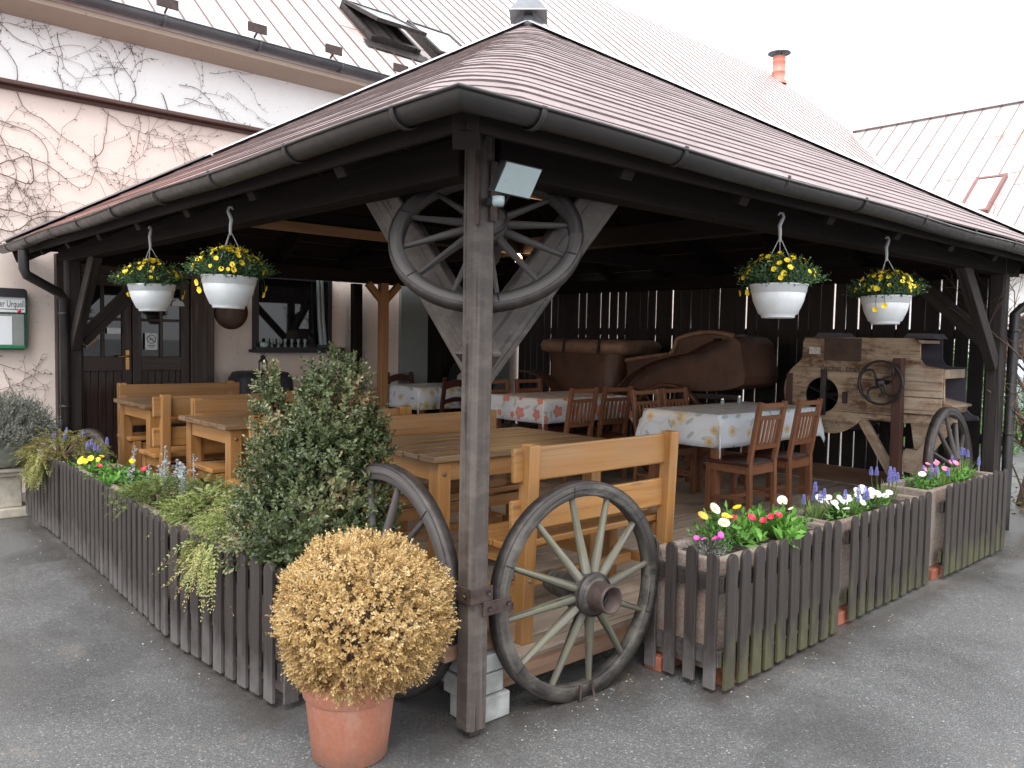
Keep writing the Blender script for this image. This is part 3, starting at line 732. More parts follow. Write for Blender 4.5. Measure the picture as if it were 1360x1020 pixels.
# ---------------------------------------------------------------- slatted wall behind the carriages
SW = thing("slat_wall", "tall dark slatted wall with light showing through narrow gaps behind the carriages", "wall", (6.22, 3, 0))
bp = MB(); yy = .08
while yy < 6.45:
    w_ = rng.uniform(.105, .135); lean = rng.uniform(-.006, .006)
    bp.bar((6.22, yy + w_ / 2 + lean, .30), (6.22, yy + w_ / 2 - lean, 2.34), .022, w_, (0, 1, 0)); yy += w_ + rng.choice((.004, .009, .014, .018, .022, .026))
mk("board_panel", bp, 'slat', SW)
for z_ in (.75, 1.72):
    w = MB(); w.bar((6.27, .02, z_), (6.27, 6.5, z_), .05, .09); mk("rail", w, 'slat', SW, .003)
w = MB(); w.bar((6.16, .05, .255), (6.16, 6.4, .255), .03, .17); mk("base_board", w, 'board', SW, .003)

# ---------------------------------------------------------------- main building
YB = 6.6
BD = thing("restaurant_building", "long pink and white plastered restaurant with a worn red sheet metal roof and bare vines", "building", (8, YB, 0))
def bd(name, mb, mat, bevel=0, parent=None): return mk(name, mb, mat, parent or BD, bevel)
w = MB(); w.box((7.5, YB + .2, 1.95), (35, .4, 3.9)); w.box((-9.8, YB + 4.4, 1.95), (.4, 8, 3.9)); bd("wall", w, 'pink')
w = MB(); w.box((7.5, YB + .202, 4.3), (35, .4, .8)); w.box((-9.8, YB + 4.4, 4.3), (.4, 8, .8)); uw = bd("wall", w, 'whitewall'); uw['label'] = "white upper wall band"
w = MB(); w.box((7.5, YB - .06, 3.915), (35, .14, .035)); w.box((7.5, YB - .02, 3.88), (35, .06, .035)); bd("ledge", w, 'machine_red', .004)
w = MB(); w.prism([(6.20, 4.60), (6.595, 4.56), (6.595, 4.75), (6.20, 4.66)], lambda a, b, d: (d, a, b), -10, 25); bd("soffit", w, 'soffit')
TH = radians(40); ZR = lambda y: 4.85 + (y - 6.35) * math.tan(TH)
w = MB(); X0, X1 = -10.2, 26.6
t0 = .06
vs = [(X0, 6.18, ZR(6.18)), (X1, 6.18, ZR(6.18)), (X1, 14.8, ZR(14.8)), (X0, 14.8, ZR(14.8)), (X1, 23.4, ZR(6.2)), (X0, 23.4, ZR(6.2))]
vs += [(x, y, z - t0) for x, y, z in vs]
w.add(vs, [(0, 1, 2, 3), (3, 2, 4, 5), (6, 9, 8, 7), (9, 11, 10, 8), (0, 6, 7, 1), (1, 7, 8, 2), (2, 8, 10, 4), (0, 3, 9, 6), (3, 5, 11, 9)])
mroof = bd("roof", w, 'tin_x')
w = MB(); xx = X0 + .3; U = V(0, cos(TH), sin(TH)); Nn = V(0, -sin(TH), cos(TH))
while xx < X1 - .1:
    a_ = V(xx, 6.2, ZR(6.2)); b_ = V(xx, 14.75, ZR(14.75)); w.bar(a_ + Nn * .010, b_ + Nn * .010, .010, .020, Nn); xx += .30 if xx < 9 else .50
xx = X0
while xx < 8:
    for k in range(4):
        yq = 7.4 + 2.0 * k + (.4 if int(xx * 3) % 2 else 0)
        if xx + .3 < X1: w.bar((xx + .02, yq, ZR(yq) + .001), (xx + .28, yq, ZR(yq) + .001), .008, .006, Nn)
    xx += .30
rs = bd("roof_seams", w, 'seam', 0, mroof)
w = MB(); w.bar((X1 + .01, 6.15, ZR(6.15) - .02), (X1 + .01, 14.8, ZR(14.8) - .02), .03, .16, Nn); bd("verge", w, 'capwhite', 0, mroof)
# skylights: the first tilted open, the second shut
for x0, ang in ((3.93, radians(11)), (5.02, radians(1.5))):
    y0, y1, wd = 7.14, 7.95, .80
    pw = lambda x, y, h: V(x, y, ZR(y)) + Nn * h
    f_ = MB()
    for xa in (x0 + .03, x0 + wd - .03): f_.bar(pw(xa, y0, .05), pw(xa, y1, .05), .06, .10, Nn)
    for yq in (y0 + .04, y1 - .04): f_.bar(pw(x0 + .06, yq, .05), pw(x0 + wd - .06, yq, .05), .06, .10, Nn)
    f_.add([pw(x0 - .12, y0 - .16, .022), pw(x0 + wd + .12, y0 - .16, .022), pw(x0 + wd + .12, y0, .03), pw(x0 - .12, y0, .03)], [(0, 1, 2, 3)])
    sk = bd("skylight", f_, 'iron', .004)
    s_ = MB(); L = (y1 - y0) / cos(TH); hinge = pw(x0, y1, .115)
    dv = (-(U * cos(ang)) + Nn * sin(ang)); nv = (Nn * cos(ang) + U * sin(ang))
    Q = lambda x, l, h: hinge + V(x, 0, 0) + dv * l + nv * h
    for xa in (.03, wd - .03): s_.bar(Q(xa, 0, 0), Q(xa, L, 0), .065, .05, nv)
    for l in (.03, L - .03): s_.bar(Q(.065, l, 0), Q(wd - .065, l, 0), .06, .05, nv)
    bd("sash", s_, 'iron', .003, sk)
    s_ = MB(); s_.add([Q(.06, .06, .008), Q(.06, L - .06, .008), Q(wd - .06, L - .06, .008), Q(wd - .06, .06, .008)], [(0, 1, 2, 3)])
    bd("pane", s_, 'glass_sky', 0, sk)
# snow guards on rods above the gutter
for xg in (-.9, .05, 1.01, 1.98, 2.93, 3.88, 4.85, 5.8, 6.8):
    q = MB(); q.bar((xg, 6.40, ZR(6.40)), (xg, 6.32, 4.93), .018, .018, (1, 0, 0)); q.bar((xg - .11, 6.315, 5.02 - .05), (xg + .11, 6.315, 5.02 - .05), .02, .10)
    bd("snow_guard", q, 'rust', .002, mroof)
# gutter of the building
gt = MB(); gt.miter = (0, 0); gutter_run(gt, (-10, 6.12, 4.74), (20.5, 6.12, 4.74), (0, -1, 0), .075); gu = bd("gutter", gt, 'zinc')
for k in range(14):
    q = MB(); hoop(q, (-1.1 + 1.0 * k, 6.12, 4.74), (0, -1, 0), .079, .03); bd("gutter_bracket", q, 'zinc', 0, gu)
# chimney pipe with a flat cowl
q = MB(); cz = 11.35; q.lathe([(.30, cz), (.30, cz + .12), (.235, cz + .14), (.235, cz + .42), (.25, cz + .43), (.25, cz + .46), (.235, cz + .47), (.235, cz + .8), (.25, cz + .81), (.25, cz + .84), (.235, cz + .85), (.235, cz + 1.02), (0, cz + 1.02)], 20, 'z', (26.25, 14.3, 0))
ch = bd("chimney", q, plain("salmon_chimney_pipe", (.62, .20, .15), .5, 0, .1, 4))
q = MB(); q.lathe([(0, cz + 1.24), (.42, cz + 1.16), (.42, cz + 1.13), (0, cz + 1.20)], 20, 'z', (26.25, 14.3, 0)); q.tube([(26.1, 14.3, cz + 1.0), (26.1, 14.3, cz + 1.18)], .02, 6); q.tube([(26.4, 14.3, cz + 1.0), (26.4, 14.3, cz + 1.18)], .02, 6)
bd("cowl", q, 'flash', 0, ch)
# doors
fr = MB(); yd = YB - .03
for x_ in (.07, 1.44): fr.box((x_, yd - .02, 1.2), (.14 if x_ < 1 else .26, .10, 2.3))
fr.box((.75, yd - .02, 2.26), (1.12, .10, .18)); fr.box((.735, yd, DZ + .01), (1.1, .12, .03))
df = bd("door_frame", fr, 'door', .006)
def door_leaf(x0, x1, handle_x, label):
    f_ = MB(); y_ = YB - .045
    for xa in (x0 + .045, x1 - .045): f_.bar((xa, y_, DZ + .03), (xa, y_, 2.16), .09, .05, (0, 1, 0))
    xm = (x0 + x1) / 2
    for z_, h in ((DZ + .11, .16), (1.26, .15), (2.11, .10)): f_.bar((x0 + .09, y_, z_), (x1 - .09, y_, z_), .05, h)
    f_.bar((xm, y_, 1.335), (xm, y_, 2.06), .03, .04, (0, 1, 0)); f_.bar((x0 + .09, y_, 1.72), (x1 - .09, y_, 1.72), .035, .03)
    xa = x0 + .09
    while xa < x1 - .10: f_.bar((xa + .036, y_ + .012, DZ + .19), (xa + .036, y_ + .012, 1.185), .066, .022, (0, 1, 0)); xa += .072
    lf = bd("door", f_, 'door', .004); lf['label'] = label
    for xa, xb in ((x0 + .09, xm - .015), (xm + .015, x1 - .09)):
        for za, zb in ((1.335, 1.705), (1.735, 2.06)):
            q = MB(); q.box(((xa + xb) / 2, y_ + .01, (za + zb) / 2), (xb - xa, .008, zb - za)); bd("pane", q, 'glass_dark', 0, lf)
    if handle_x is None: return lf
    q = MB(); q.box((handle_x, y_ - .03, 1.30), (.035, .008, .20)); q.tube([(handle_x, y_ - .03, 1.34), (handle_x, y_ - .075, 1.34), (handle_x + .02 * (1 if handle_x < xm else -1), y_ - .08, 1.34), (handle_x + .10 * (1 if handle_x < xm else -1), y_ - .08, 1.335)], .009, 8)
    bd("handle", q, plain("brass", (.45, .27, .10), .35, .8, .2, 20), 0, lf)
    return lf
door_leaf(.155, .705, .66, "left door leaf with heart and notice in its panes"); door_leaf(.715, 1.305, None, "right door leaf carrying the no smoking sign")
# things fixed to the doors
NS = thing("no_smoking_sign", "small white no smoking notice on the right pane of the dark doors", "sign", (.90, YB - .075, 1.41))
q = MB(); q.box((.90, YB - .078, 1.495), (.125, .006, .175)); mk("plate", q, 'white', NS, .001)
q = MB(); q.lathe([(.040, -.001), (.047, -.001), (.047, .001), (.040, .001)], 28, 'y', (.90, YB - .0825, 1.52), True); q.bar((.871, YB - .083, 1.549), (.929, YB - .083, 1.491), .002, .008); mk("symbol", q, 'black', NS)
q = MB(); q.bar((.874, YB - .0822, 1.508), (.918, YB - .0822, 1.526), .002, .007); mk("cigarette", q, 'black', NS)
q = MB(); q.bar((.862, YB - .0822, 1.452), (.938, YB - .0822, 1.452), .002, .008); q.bar((.872, YB - .0822, 1.434), (.928, YB - .0822, 1.434), .002, .005); mk("caption_strip", q, 'black', NS)
q = MB(); hp = []
for k in range(28):
    t = 2 * pi * k / 28; hp.append((.0052 * 16 * sin(t) ** 3 * 1.1, .0048 * (13 * cos(t) - 5 * cos(2 * t) - 2 * cos(3 * t) - cos(4 * t))))
q.prism(hp, lambda a, b, d: (.275 + a, d, 1.50 + b), YB - .075, YB - .09, 0); tag(mk("heart_ornament", q, 'board', None, .004), "pale wooden heart hanging in the left door pane", "ornament")
q = MB(); q.box((.53, YB - .078, 1.60), (.13, .005, .06)); tag(mk("door_notice", q, 'white'), "small white paper notice high in the left door pane", "notice")
q = MB(); q.prism([(-.07, 0), (.07, 0), (.055, .045), (0, .07), (-.055, .045)], lambda a, b, d: (1.18 + a, d, 1.88 + b), YB - .075, YB - .08); tag(mk("door_sticker", q, 'white'), "white arched sticker at the top of the right door pane", "sticker")
# window with a deep black shelf
q = MB(); x0, x1, z0, z1 = 2.05, 3.06, 1.42, 2.30; yw = YB - .02
for xa in (x0 + .03, x1 - .03): q.bar((xa, yw, z0), (xa, yw, z1), .06, .08, (0, 1, 0))
q.bar((x0 + .06, yw, z1 - .03), (x1 - .06, yw, z1 - .03), .08, .06); q.bar((x0 + .06, yw, z0 + .03), (x1 - .06, yw, z0 + .03), .08, .06)
wn = bd("window", q, 'black', .004)
q = MB(); q.box(((x0 + x1) / 2, yw + .01, (z0 + z1) / 2), (x1 - x0 - .12, .01, z1 - z0 - .12)); bd("pane", q, 'glass_dark', 0, wn)
q = MB(); q.box((2.58, YB - .11, 1.40), (1.14, .22, .035)); q.box((2.58, YB - .212, 1.432), (1.14, .012, .03)); sill = bd("sill", q, 'black', .003, wn)
q = MB()
for xa in (2.90, 2.95):
    q.tube([(xa, YB - .08, 1.48), (xa - .03, YB - .08, 1.8), (xa - .05, YB - .08, 2.28)], [.03, .025, .02], 8)
bd("curtain", q, 'lightgrey', 0, wn)
for k in range(6):
    q = MB(); xx = 2.235 + .085 * k
    q.lathe([(.0, 1.419), (.028, 1.42), (.033, 1.435), (.022, 1.45), (.012, 1.475), (.009, 1.49), (.016, 1.50), (.020, 1.535), (.016, 1.545)], 14, 'z', (xx, YB - .12, 0))
    tag(mk("glass_lamp", q, M['lightgrey']), "small clear table lamp in the row along the black window sill", "lamp", "row of little lamps on the window sill")
q = MB(); q.lathe([(0, 1.419), (.04, 1.42), (.052, 1.50), (.048, 1.50), (.038, 1.43)], 18, 'z', (2.145, YB - .12, 0)); tag(mk("window_cup", q, plain("pale_green_cup", (.34, .47, .42), .4)), "pale green cup at the left end of the window sill", "cup")
q = MB(); q.box((2.9, YB - .12, 1.432), (.22, .07, .025)); q.tube([(2.82, YB - .12, 1.455), (2.9, YB - .13, 1.462), (3.02, YB - .12, 1.455)], .018, 8); tag(mk("driftwood", q, 'wheel_grey'), "grey weathered wood pieces at the right end of the window sill", "wood piece")
# round brown shield on the wall
q = MB(); q.lathe([(0, -.03), (.10, -.028), (.15, -.02), (.195, -.012), (.20, 0)], 32, 'y', (1.80, YB - .003, 1.84)); tag(mk("wall_shield", q, 'leather'), "round dark brown shield on the pink wall between the doors and the window", "wall shield")
# grey door panel and a dark sheet painting the unlit opening beside it
q = MB(); q.box((4.30, YB - .03, 1.22), (.44, .06, 2.10)); bd("back_wall_panel", q, 'greypanel', .006)
q = MB(); q.box((5.14, YB - .02, 1.22), (1.20, .04, 2.10)); bd("back_wall_panel", q, M['timber_in'], .004)
q = MB(); q.box((5.84, YB - .06, 1.15), (.24, .12, 1.95)); cab = tag(mk("white_cabinet", q, 'lightgrey', None, .01), "tall pale grey cabinet against the back wall beside the slatted wall", "cabinet")
# ---------------------------------------------------------------- menu case
MC = thing("menu_case", "black and green lit menu case with a white lettered header on the pink wall", "menu case", (-.46, YB, 1.38))
def rr(x0, x1, z0, z1, r, n=6, top=True):
    o = []
    for cx, cz, a0 in ((x1 - r, z0 + r, -.5 * pi), (x1 - r, z1 - r, 0), (x0 + r, z1 - r, .5 * pi), (x0 + r, z0 + r, pi)):
        for k in range(n + 1): o.append((cx + r * cos(a0 + .5 * pi * k / n), cz + r * sin(a0 + .5 * pi * k / n)))
    return o
FX = lambda a, b, d: (a, d, b)
q = MB(); q.prism(rr(-.67, -.255, 1.40, 1.97, .05), FX, YB - .10, YB - .002); mk("case_body", q, plain("dark_green_enamel", (.012, .055, .030), .3), MC, .008)
q = MB(); q.prism(rr(-.668, -.257, 1.90, 1.985, .035), FX, YB - .125, YB - .004); mk("hood", q, 'black', MC, .008)
q = MB(); q.box((-.465, YB - .104, 1.83), (.385, .008, .145)); mk("header", q, 'white', MC, .002)
q = MB(); q.box((-.465, YB - .103, 1.59), (.36, .006, .30)); mk("backing", q, plain("case_backing", (.20, .21, .20), .4), MC)
q = MB(); q.box((-.48, YB - .108, 1.585), (.19, .004, .27)); mk("menu_sheet", q, 'white', MC)
q = MB(); q.box((-.465, YB - .106, 1.43), (.38, .008, .028)); mk("green_trim", q, plain("bright_green_enamel", (.01, .17, .07), .3), MC, .002)
tx = text("Pilsner Urquell", (-.278, YB - .1085, 1.835), .080, (pi / 2, 0, 0), 'black', MC, .0008, 'RIGHT', sx=(.62, 1.15))
q = MB(); q.bar((-.64, YB - .109, 1.787), (-.285, YB - .109, 1.787), .002, .006); mk("underline", q, 'black', MC)
q = MB(); q.lathe([(0, -.008), (.016, -.006), (.018, 0)], 14, 'y', (-.325, YB - .106, 1.772)); mk("seal", q, 'p_red', MC)

# ---------------------------------------------------------------- bare creepers on the wall
def creeper(name, label, seeds, steps, kids, yoff=.0, rad=.010, tw=1.0, seed=1, box=None):
    R_ = random.Random(seed); q = MB()
    def inside(x, z): return box is None or (box[0] < x < box[1] and box[2] < z < box[3])
    def walk(x, z, a, n, r, depth):
        pts = [(x, YB - .012 - r - yoff, z)]; r *= .62; rad_ = [r]; curl = R_.uniform(-.25, .25)
        for i in range(n):
            a += R_.gauss(0, .26) + curl * .35
            if R_.random() < .15: curl = R_.uniform(-.35, .35)
            st = R_.uniform(.045, .085) * tw; x += cos(a) * st; z += sin(a) * st
            if not inside(x, z): break
            pts.append((x, YB - .012 - r - yoff - R_.random() * .012, z)); rad_.append(max(.0016, r * (1 - .75 * (i + 1) / n)))
            if R_.random() < .55:    # buds and spur twigs
                b_ = a + R_.choice((-1, 1)) * R_.uniform(.6, 1.4); l_ = R_.uniform(.012, .05)
                q.tube([(x, pts[-1][1], z), (x + cos(b_) * l_, pts[-1][1] - R_.uniform(0, .02), z + sin(b_) * l_)], [.0022, .0055 if l_ < .03 else .0012], 4)
            if depth < 4 and R_.random() < kids and i > 1:
                walk(x, z, a + R_.choice((-1, 1)) * R_.uniform(.5, 1.2), int(n * R_.uniform(.35, .7)), rad_[-1] * .7, depth + 1)
        if len(pts) > 2: q.tube(pts, rad_, 5, False)
    for x, z, a, n, r in seeds: walk(x, z, a, n, r, 0)
    return tag(mk(name, q, 'twig'), label, "creeper", "bare creepers on the restaurant wall")
D_ = radians
creeper("climbing_creeper", "dense tangle of bare creeper stems spread over the pink wall", [(-1.3, 2.75, D_(8), 30, .016), (-1.2, 3.1, D_(12), 34, .013), (-.9, 2.95, D_(20), 30, .012), (-.6, 3.85, D_(-60), 22, .008), (-.3, 3.85, D_(-70), 18, .007), (.45, 3.85, D_(-80), 16, .006), (-.45, 3.15, D_(50), 20, .009), (.35, 3.3, D_(10), 22, .007), (.8, 3.85, D_(-50), 16, .005), (-.8, 3.6, D_(0), 26, .008), (1.1, 3.8, D_(-35), 18, .005)], 0, .16, 0, seed=4, box=(-1.5, 2.3, 2.35, 3.88))
creeper("climbing_creeper", "fine creeper stems crossing the white wall band at the far left", [(-.75, 4.15, D_(25), 22, .008), (-.3, 3.95, D_(80), 14, .007), (.1, 3.95, D_(100), 14, .006), (-.45, 4.5, D_(-50), 14, .006), (.05, 4.5, D_(-110), 14, .006), (-.2, 4.2, D_(10), 12, .005), (-.6, 4.55, D_(-10), 14, .006)], 0, .20, .0, seed=9, box=(-1.2, .62, 3.95, 4.60))
creeper("climbing_creeper", "forked creeper stem rising in the middle of the white wall band", [(.73, 3.95, D_(85), 13, .008), (.62, 3.95, D_(110), 9, .005), (.78, 4.35, D_(50), 7, .005), (.70, 4.3, D_(-160), 12, .005), (.75, 4.45, D_(100), 6, .005)], 0, .24, .0, seed=21, box=(.35, 1.02, 3.94, 4.62))
creeper("climbing_creeper", "arching creeper with drooping twigs at the right of the white wall band", [(1.10, 3.95, D_(75), 13, .009), (1.22, 4.25, D_(20), 17, .006), (1.28, 4.12, D_(5), 18, .006), (1.2, 4.02, D_(-5), 10, .004), (1.55, 4.45, D_(-15), 18, .004), (1.75, 4.28, D_(-30), 12, .004)], 0, .20, .0, seed=15, box=(1.0, 2.75, 3.94, 4.62))
creeper("climbing_creeper", "thin dead creeper twigs on the pink wall under the menu case", [(-.75, 1.25, D_(-10), 14, .006), (-.6, 1.35, D_(-30), 12, .005), (-.8, 1.05, D_(15), 14, .005), (-.7, .9, D_(20), 13, .005), (-.45, 1.2, D_(-60), 8, .004)], 0, .24, .0, seed=31, box=(-1.2, -.02, .75, 1.38))
# ---------------------------------------------------------------- side wing
WG = thing("side_building", "white side wing with a pale red sheet roof and one roof window at the right", "building", (26, -4, 0))
w = MB(); w.box((20.1, -6.7, 1.75), (.4, 26.4, 3.5)); w.box((26, -19.9, 1.75), (12, .3, 3.5)); mk("wall", w, 'whitewall', WG)
w = MB(); w.box((19.87, -6.7, .4), (.06, 26.4, .8)); mk("plinth", w, 'soffit', WG)
w = MB(); q_ = [(26, 11.3, 9), (26, -20.3, 9), (19.4, -20.3, 3.462), (19.4, 6.15, 3.462), (20.9, 6.15, 4.72), (32.6, -20.3, 3.46), (32.6, 11.3, 3.46)]
w.add(q_ + [(x, y, z - .08) for x, y, z in q_], [(0, 4, 3, 2, 1), (0, 1, 5, 6), (2, 3, 10, 9), (7, 8, 9, 10, 11), (7, 13, 12, 8), (1, 2, 9, 8), (1, 8, 12, 5)])
wr = mk("roof", w, 'tin_y', WG)
w = MB(); SL = math.tan(TH); ZW = lambda x: 9 - (26 - x) * SL; Nw = V(-sin(TH), 0, cos(TH)); yy = -20
while yy < 11:
    xt = 26; xb = 19.4
    if yy > 6.15: xb = 20.9 + (yy - 6.15) * (5.1 / 5.15)
    w.bar(V(xb, yy, ZW(xb)) + Nw * .014, V(xt, yy, ZW(xt)) + Nw * .014, .016, .028, Nw); 
    for k in range(3):
        xq = 20.6 + 1.7 * k + (.5 if int(yy * 2) % 2 else 0)
        if xq > xb: w.bar(V(xq, yy + .02, ZW(xq)) + Nw * .004, V(xq, yy + .5, ZW(xq)) + Nw * .004, .014, .012, Nw)
    yy += .52
mk("roof_seams", w, 'seam', wr)
w = MB(); a_, b_ = V(26, 11.3, 9), V(20.9, 6.2, 4.75); w.bar(a_ + V(0, 0, .03), b_ + V(0, 0, .03), .55, .02, (0, 0, 1)); mk("valley", w, 'capwhite', wr)
w = MB(); w.bar((25.98, -20.3, 9.02), (25.98, 11.2, 9.02), .22, .03); mk("ridge_cap", w, 'tin_y', wr)
sk = MB(); pw = lambda x, y, h: V(x, y, ZW(x)) + Nw * h
for ya in (5.25, 5.93): sk.bar(pw(21.3, ya, .06), pw(22.64, ya, .06), .09, .12, Nw)
for xa in (21.34, 22.60): sk.bar(pw(xa, 5.29, .06), pw(xa, 5.89, .06), .09, .12, Nw)
sk_ = mk("skylight", sk, plain("brown_window_flashing", (.20, .085, .075), .4, .2), WG, .005)
q = MB(); q.add([pw(21.38, 5.29, .09), pw(22.56, 5.29, .09), pw(22.56, 5.89, .09), pw(21.38, 5.89, .09)], [(0, 3, 2, 1)]); mk("pane", q, 'glass_sky', sk_)
# windows of the wing wall
for yc in (3.6, .6, -3, -7):
    q = MB()
    for dy in (-.5, .5): q.box((19.885, yc + dy, 1.7), (.05, .08, 1.3))
    for dz in (-.62, .62): q.box((19.885, yc, 1.7 + dz), (.05, .92, .08))
    f_ = mk("window", q, 'machine_red', WG, .005)
    q = MB(); q.box((19.89, yc, 1.7), (.02, .92, 1.16)); mk("pane", q, 'glass_dark', f_)

# ---------------------------------------------------------------- wagon wheels
def wheel(label, R=.50, ns=12, rw=.070, rd=.060, mat='wheel', tyre='iron', hubL=1.0, name="wagon_wheel", group="old wagon wheels around the pavilion", spr=.0205, ph=.0):
    """axis along y, hub at z = R, outer face towards -y"""
    t = thing(name, label, "wheel", (0, 0, 0), 0, group)
    c = (0, 0, R); h = rd / 2
    q = MB(); a = R - .009; b = R - rw
    q.lathe([(b, -h * .85), (b + .006, -h), (a, -h), (a, h), (b + .006, h), (b, h * .85)], 72, 'y', c, True)
    # felloe joints: thin proud straps of wood grain breaks
    rim = mk("rim", q, mat, t, 0, False)
    q = MB()
    for k in range(6):
        an = ph + 2 * pi * (k + .5) / 6
        d = V(cos(an), 0, sin(an)); q.bar(V(c) + d * (b + .004) + V(0, -h - .0012, 0), V(c) + d * (a - .002) + V(0, -h - .0012, 0), .0045, .002, (0, 1, 0))
    mk("felloe_joint", q, 'black', rim, 0, False)
    q = MB(); q.lathe([(R - .010, -h * .9), (R, -h * .96), (R + .002, 0), (R, h * .96), (R - .010, h * .9)], 72, 'y', c); mk("tyre", q, tyre, rim, 0, False)
    for k in range(ns):
        an = ph + 2 * pi * k / ns; d = V(cos(an), 0, sin(an)); q = MB()
        p0 = V(c) + d * .07 + V(0, -.055, 0); p1 = V(c) + d * (b + .012)
        pts = [p0 + (p1 - p0) * i / 6 for i in range(7)]
        q.tube(pts, [spr * 1.25, spr * 1.25, spr * 1.15, spr, spr * .9, spr * .82, spr * .75], 10, False, .82)
        mk("spoke", q, 'spoke' if mat == 'wheel' else mat, t, 0, False)
    q = MB()
    q.lathe([(.0, .20 * hubL), (.05, .20 * hubL), (.058, .16 * hubL), (.062, .08), (.088, .03), (.094, -.03), (.094, -.085), (.088, -.105), (.066, -.115), (.064, -.12)], 36, 'y', c)
    hub = mk("hub", q, mat, t, 0, False)
    q = MB(); q.lathe([(.066, -.112), (.062, -.19 * hubL), (.061, -.205 * hubL), (.054, -.205 * hubL), (.051, -.10), (.026, -.10), (.024, -.135), (.016, -.135), (.014, -.09), (0, -.09)], 32, 'y', c); mk("hub_cap", q, 'rust', hub, 0, False)
    q = MB(); q.lathe([(0, -.118), (.0515, -.118), (.0515, -.122), (0, -.122)], 28, 'y', c); q.lathe([(.022, -.15), (.030, -.15), (.030, -.12), (.022, -.12)], 24, 'y', c, True); mk("hub_bore_shade", q, 'black', hub, 0, False)  # black disc and ring paint the darkness inside the hollow hub
    q = MB(); q.lathe([(.095, -.084), (.0975, -.088), (.0975, -.102), (.090, -.107)], 36, 'y', c); q.lathe([(.096, -.02), (.0975, -.024), (.0975, -.036), (.096, -.04)], 36, 'y', c); mk("hub_band", q, 'iron', hub, 0, False)
    return t
WF = wheel("weathered green-grey wagon wheel leaning on edge right of the corner post", .488, rw=.064, ph=.13)
WF.location = (.600, -.035, -.006); WF.rotation_euler = (radians(-1.5), 0, radians(-4))
q = MB(); q.tube([(-.03, -.045, .075), (-.045, -.05, .0), (.05, -.05, -.0), (.035, -.045, .075)], .009, 6); mk("ground_clamp", q, 'rust', WF, 0, False)
WL = wheel("grey wagon wheel half hidden by the boxwood left of the corner post", .515, mat='wheel_grey', ph=.30)
WL.location = (-.045, .56, 0); WL.rotation_euler = (0, 0, radians(-90))
WU = wheel("wagon wheel hung under the eaves across the braces behind the corner post", .418, ns=12, rw=.062, rd=.055, mat='wheel_grey', ph=.20, spr=.016, hubL=.7)
dg = radians(45); tilt = radians(40)
Rm = Matrix.Rotation(radians(-45), 4, 'Z') @ Matrix.Rotation(-tilt, 4, 'X')
WU.matrix_world = Matrix.Translation(V(.225, .225, 2.035)) @ Rm @ Matrix.Translation(V(0, 0, -.418))
WR = wheel("tall grey wagon wheel leaning by the right down pipe beside the old machine", .53, mat='wheel_grey', ph=.1, hubL=.7)
WR.location = (5.36, .12, .03); WR.rotation_euler = (radians(-4), 0, radians(2))
WS = wheel("small dark wagon wheel by the down pipe near the restaurant doors", .36, ns=10, mat='wheel_grey', ph=.1, hubL=.5)
WS.location = (.02, 5.45, .0); WS.rotation_euler = (0, 0, radians(-78))

# ---------------------------------------------------------------- pine benches and tables
def make_bench(label, L=1.12):
    t = thing("pine_bench", label, "bench", (0, 0, 0), 0, "pine benches in the pavilion")
    for x in (.035, L - .035):
        q = MB(); q.bar((x, .035, 0), (x, .0, .94), .07, .07, (0, 1, 0)); rp = mk("rear_post", q, 'pine', t, .005, False)
        q = MB(); q.lathe([(0, -.006), (.009, -.004), (.011, 0)], 12, 'y', (x, -.012, .30)); mk("bolt", q, 'pine_worn', rp, 0, False)
        q = MB(); q.bar((x, .42, 0), (x, .42, .43), .07, .07, (0, 1, 0)); mk("front_leg", q, 'pine', t, .005, False)
        q = MB(); q.bar((x, .065, .39), (x, .385, .39), .045, .075); mk("side_rail", q, 'pine', t, .004, False)
    for z, h in ((.845, .16), (.605, .15)):
        q = MB(); q.bar((-.055, .0575 - z * .0375, z), (L + .055 * 0, .0575 - z * .0375, z), .028, h, (0, .04, 1)); mk("back_rail", q, 'pine', t, .008, False)
    q = MB()
    for y in (.125, .255, .385): q.bar((-.03, y, .452), (L + .03, y, .452), .122, .034)
    mk("seat", q, 'pine', t, .007, False)
    q = MB(); q.bar((.07, .42, .38), (L - .07, .42, .38), .03, .07); mk("apron", q, 'pine', t, .003, False)
    q = MB(); q.bar((.07, .24, .20), (L - .07, .24, .20), .035, .05); q.bar((.035, .07, .20), (.035, .385, .20), .03, .05); q.bar((L - .035, .07, .20), (L - .035, .385, .20), .03, .05); mk("stretcher", q, 'pine', t, .003, False)
    return t
def make_table(label, L=1.36, Wd=.86, H=.815):
    t = thing("pine_table", label, "table", (0, 0, 0), 0, "pine tables between the benches")
    q = MB(); n = 6; bw = Wd / n
    for k in range(n): q.bar((0, bw * (k + .5), H - .018), (L, bw * (k + .5), H - .018), bw - .008, .036 - .001 * (k % 2))
    mk("tabletop", q, 'pine_worn', t, .006, False)
    for x in (.09, L - .09):
        for y in (.075, Wd - .075):
            q = MB(); q.bar((x, y, 0), (x, y, H - .038), .085, .085, (0, 1, 0)); lg = mk("leg", q, 'pine', t, .006, False)
            q = MB(); q.lathe([(0, -.008), (.012, -.005), (.014, 0)], 12, 'y', (x, y - .0425, H - .10)); mk("peg", q, 'pine_worn', lg, 0, False)
    q = MB()
    for y in (.06, Wd - .06): q.bar((.1325, y, H - .09), (L - .1325, y, H - .09), .028, .10)
    for x in (.075, L - .075): q.bar((x, .1175, H - .09), (x, Wd - .1175, H - .09), .028, .101)
    mk("apron", q, 'pine', t, .003, False)
    q = MB(); q.bar((.1325, Wd / 2, .12), (L - .1325, Wd / 2, .12), .05, .07)
    for x in (.09, L - .09): q.bar((x, .1175, .12), (x, Wd - .1175, .12), .05, .07)
    mk("stretcher", q, 'pine', t, .003, False)
    return t
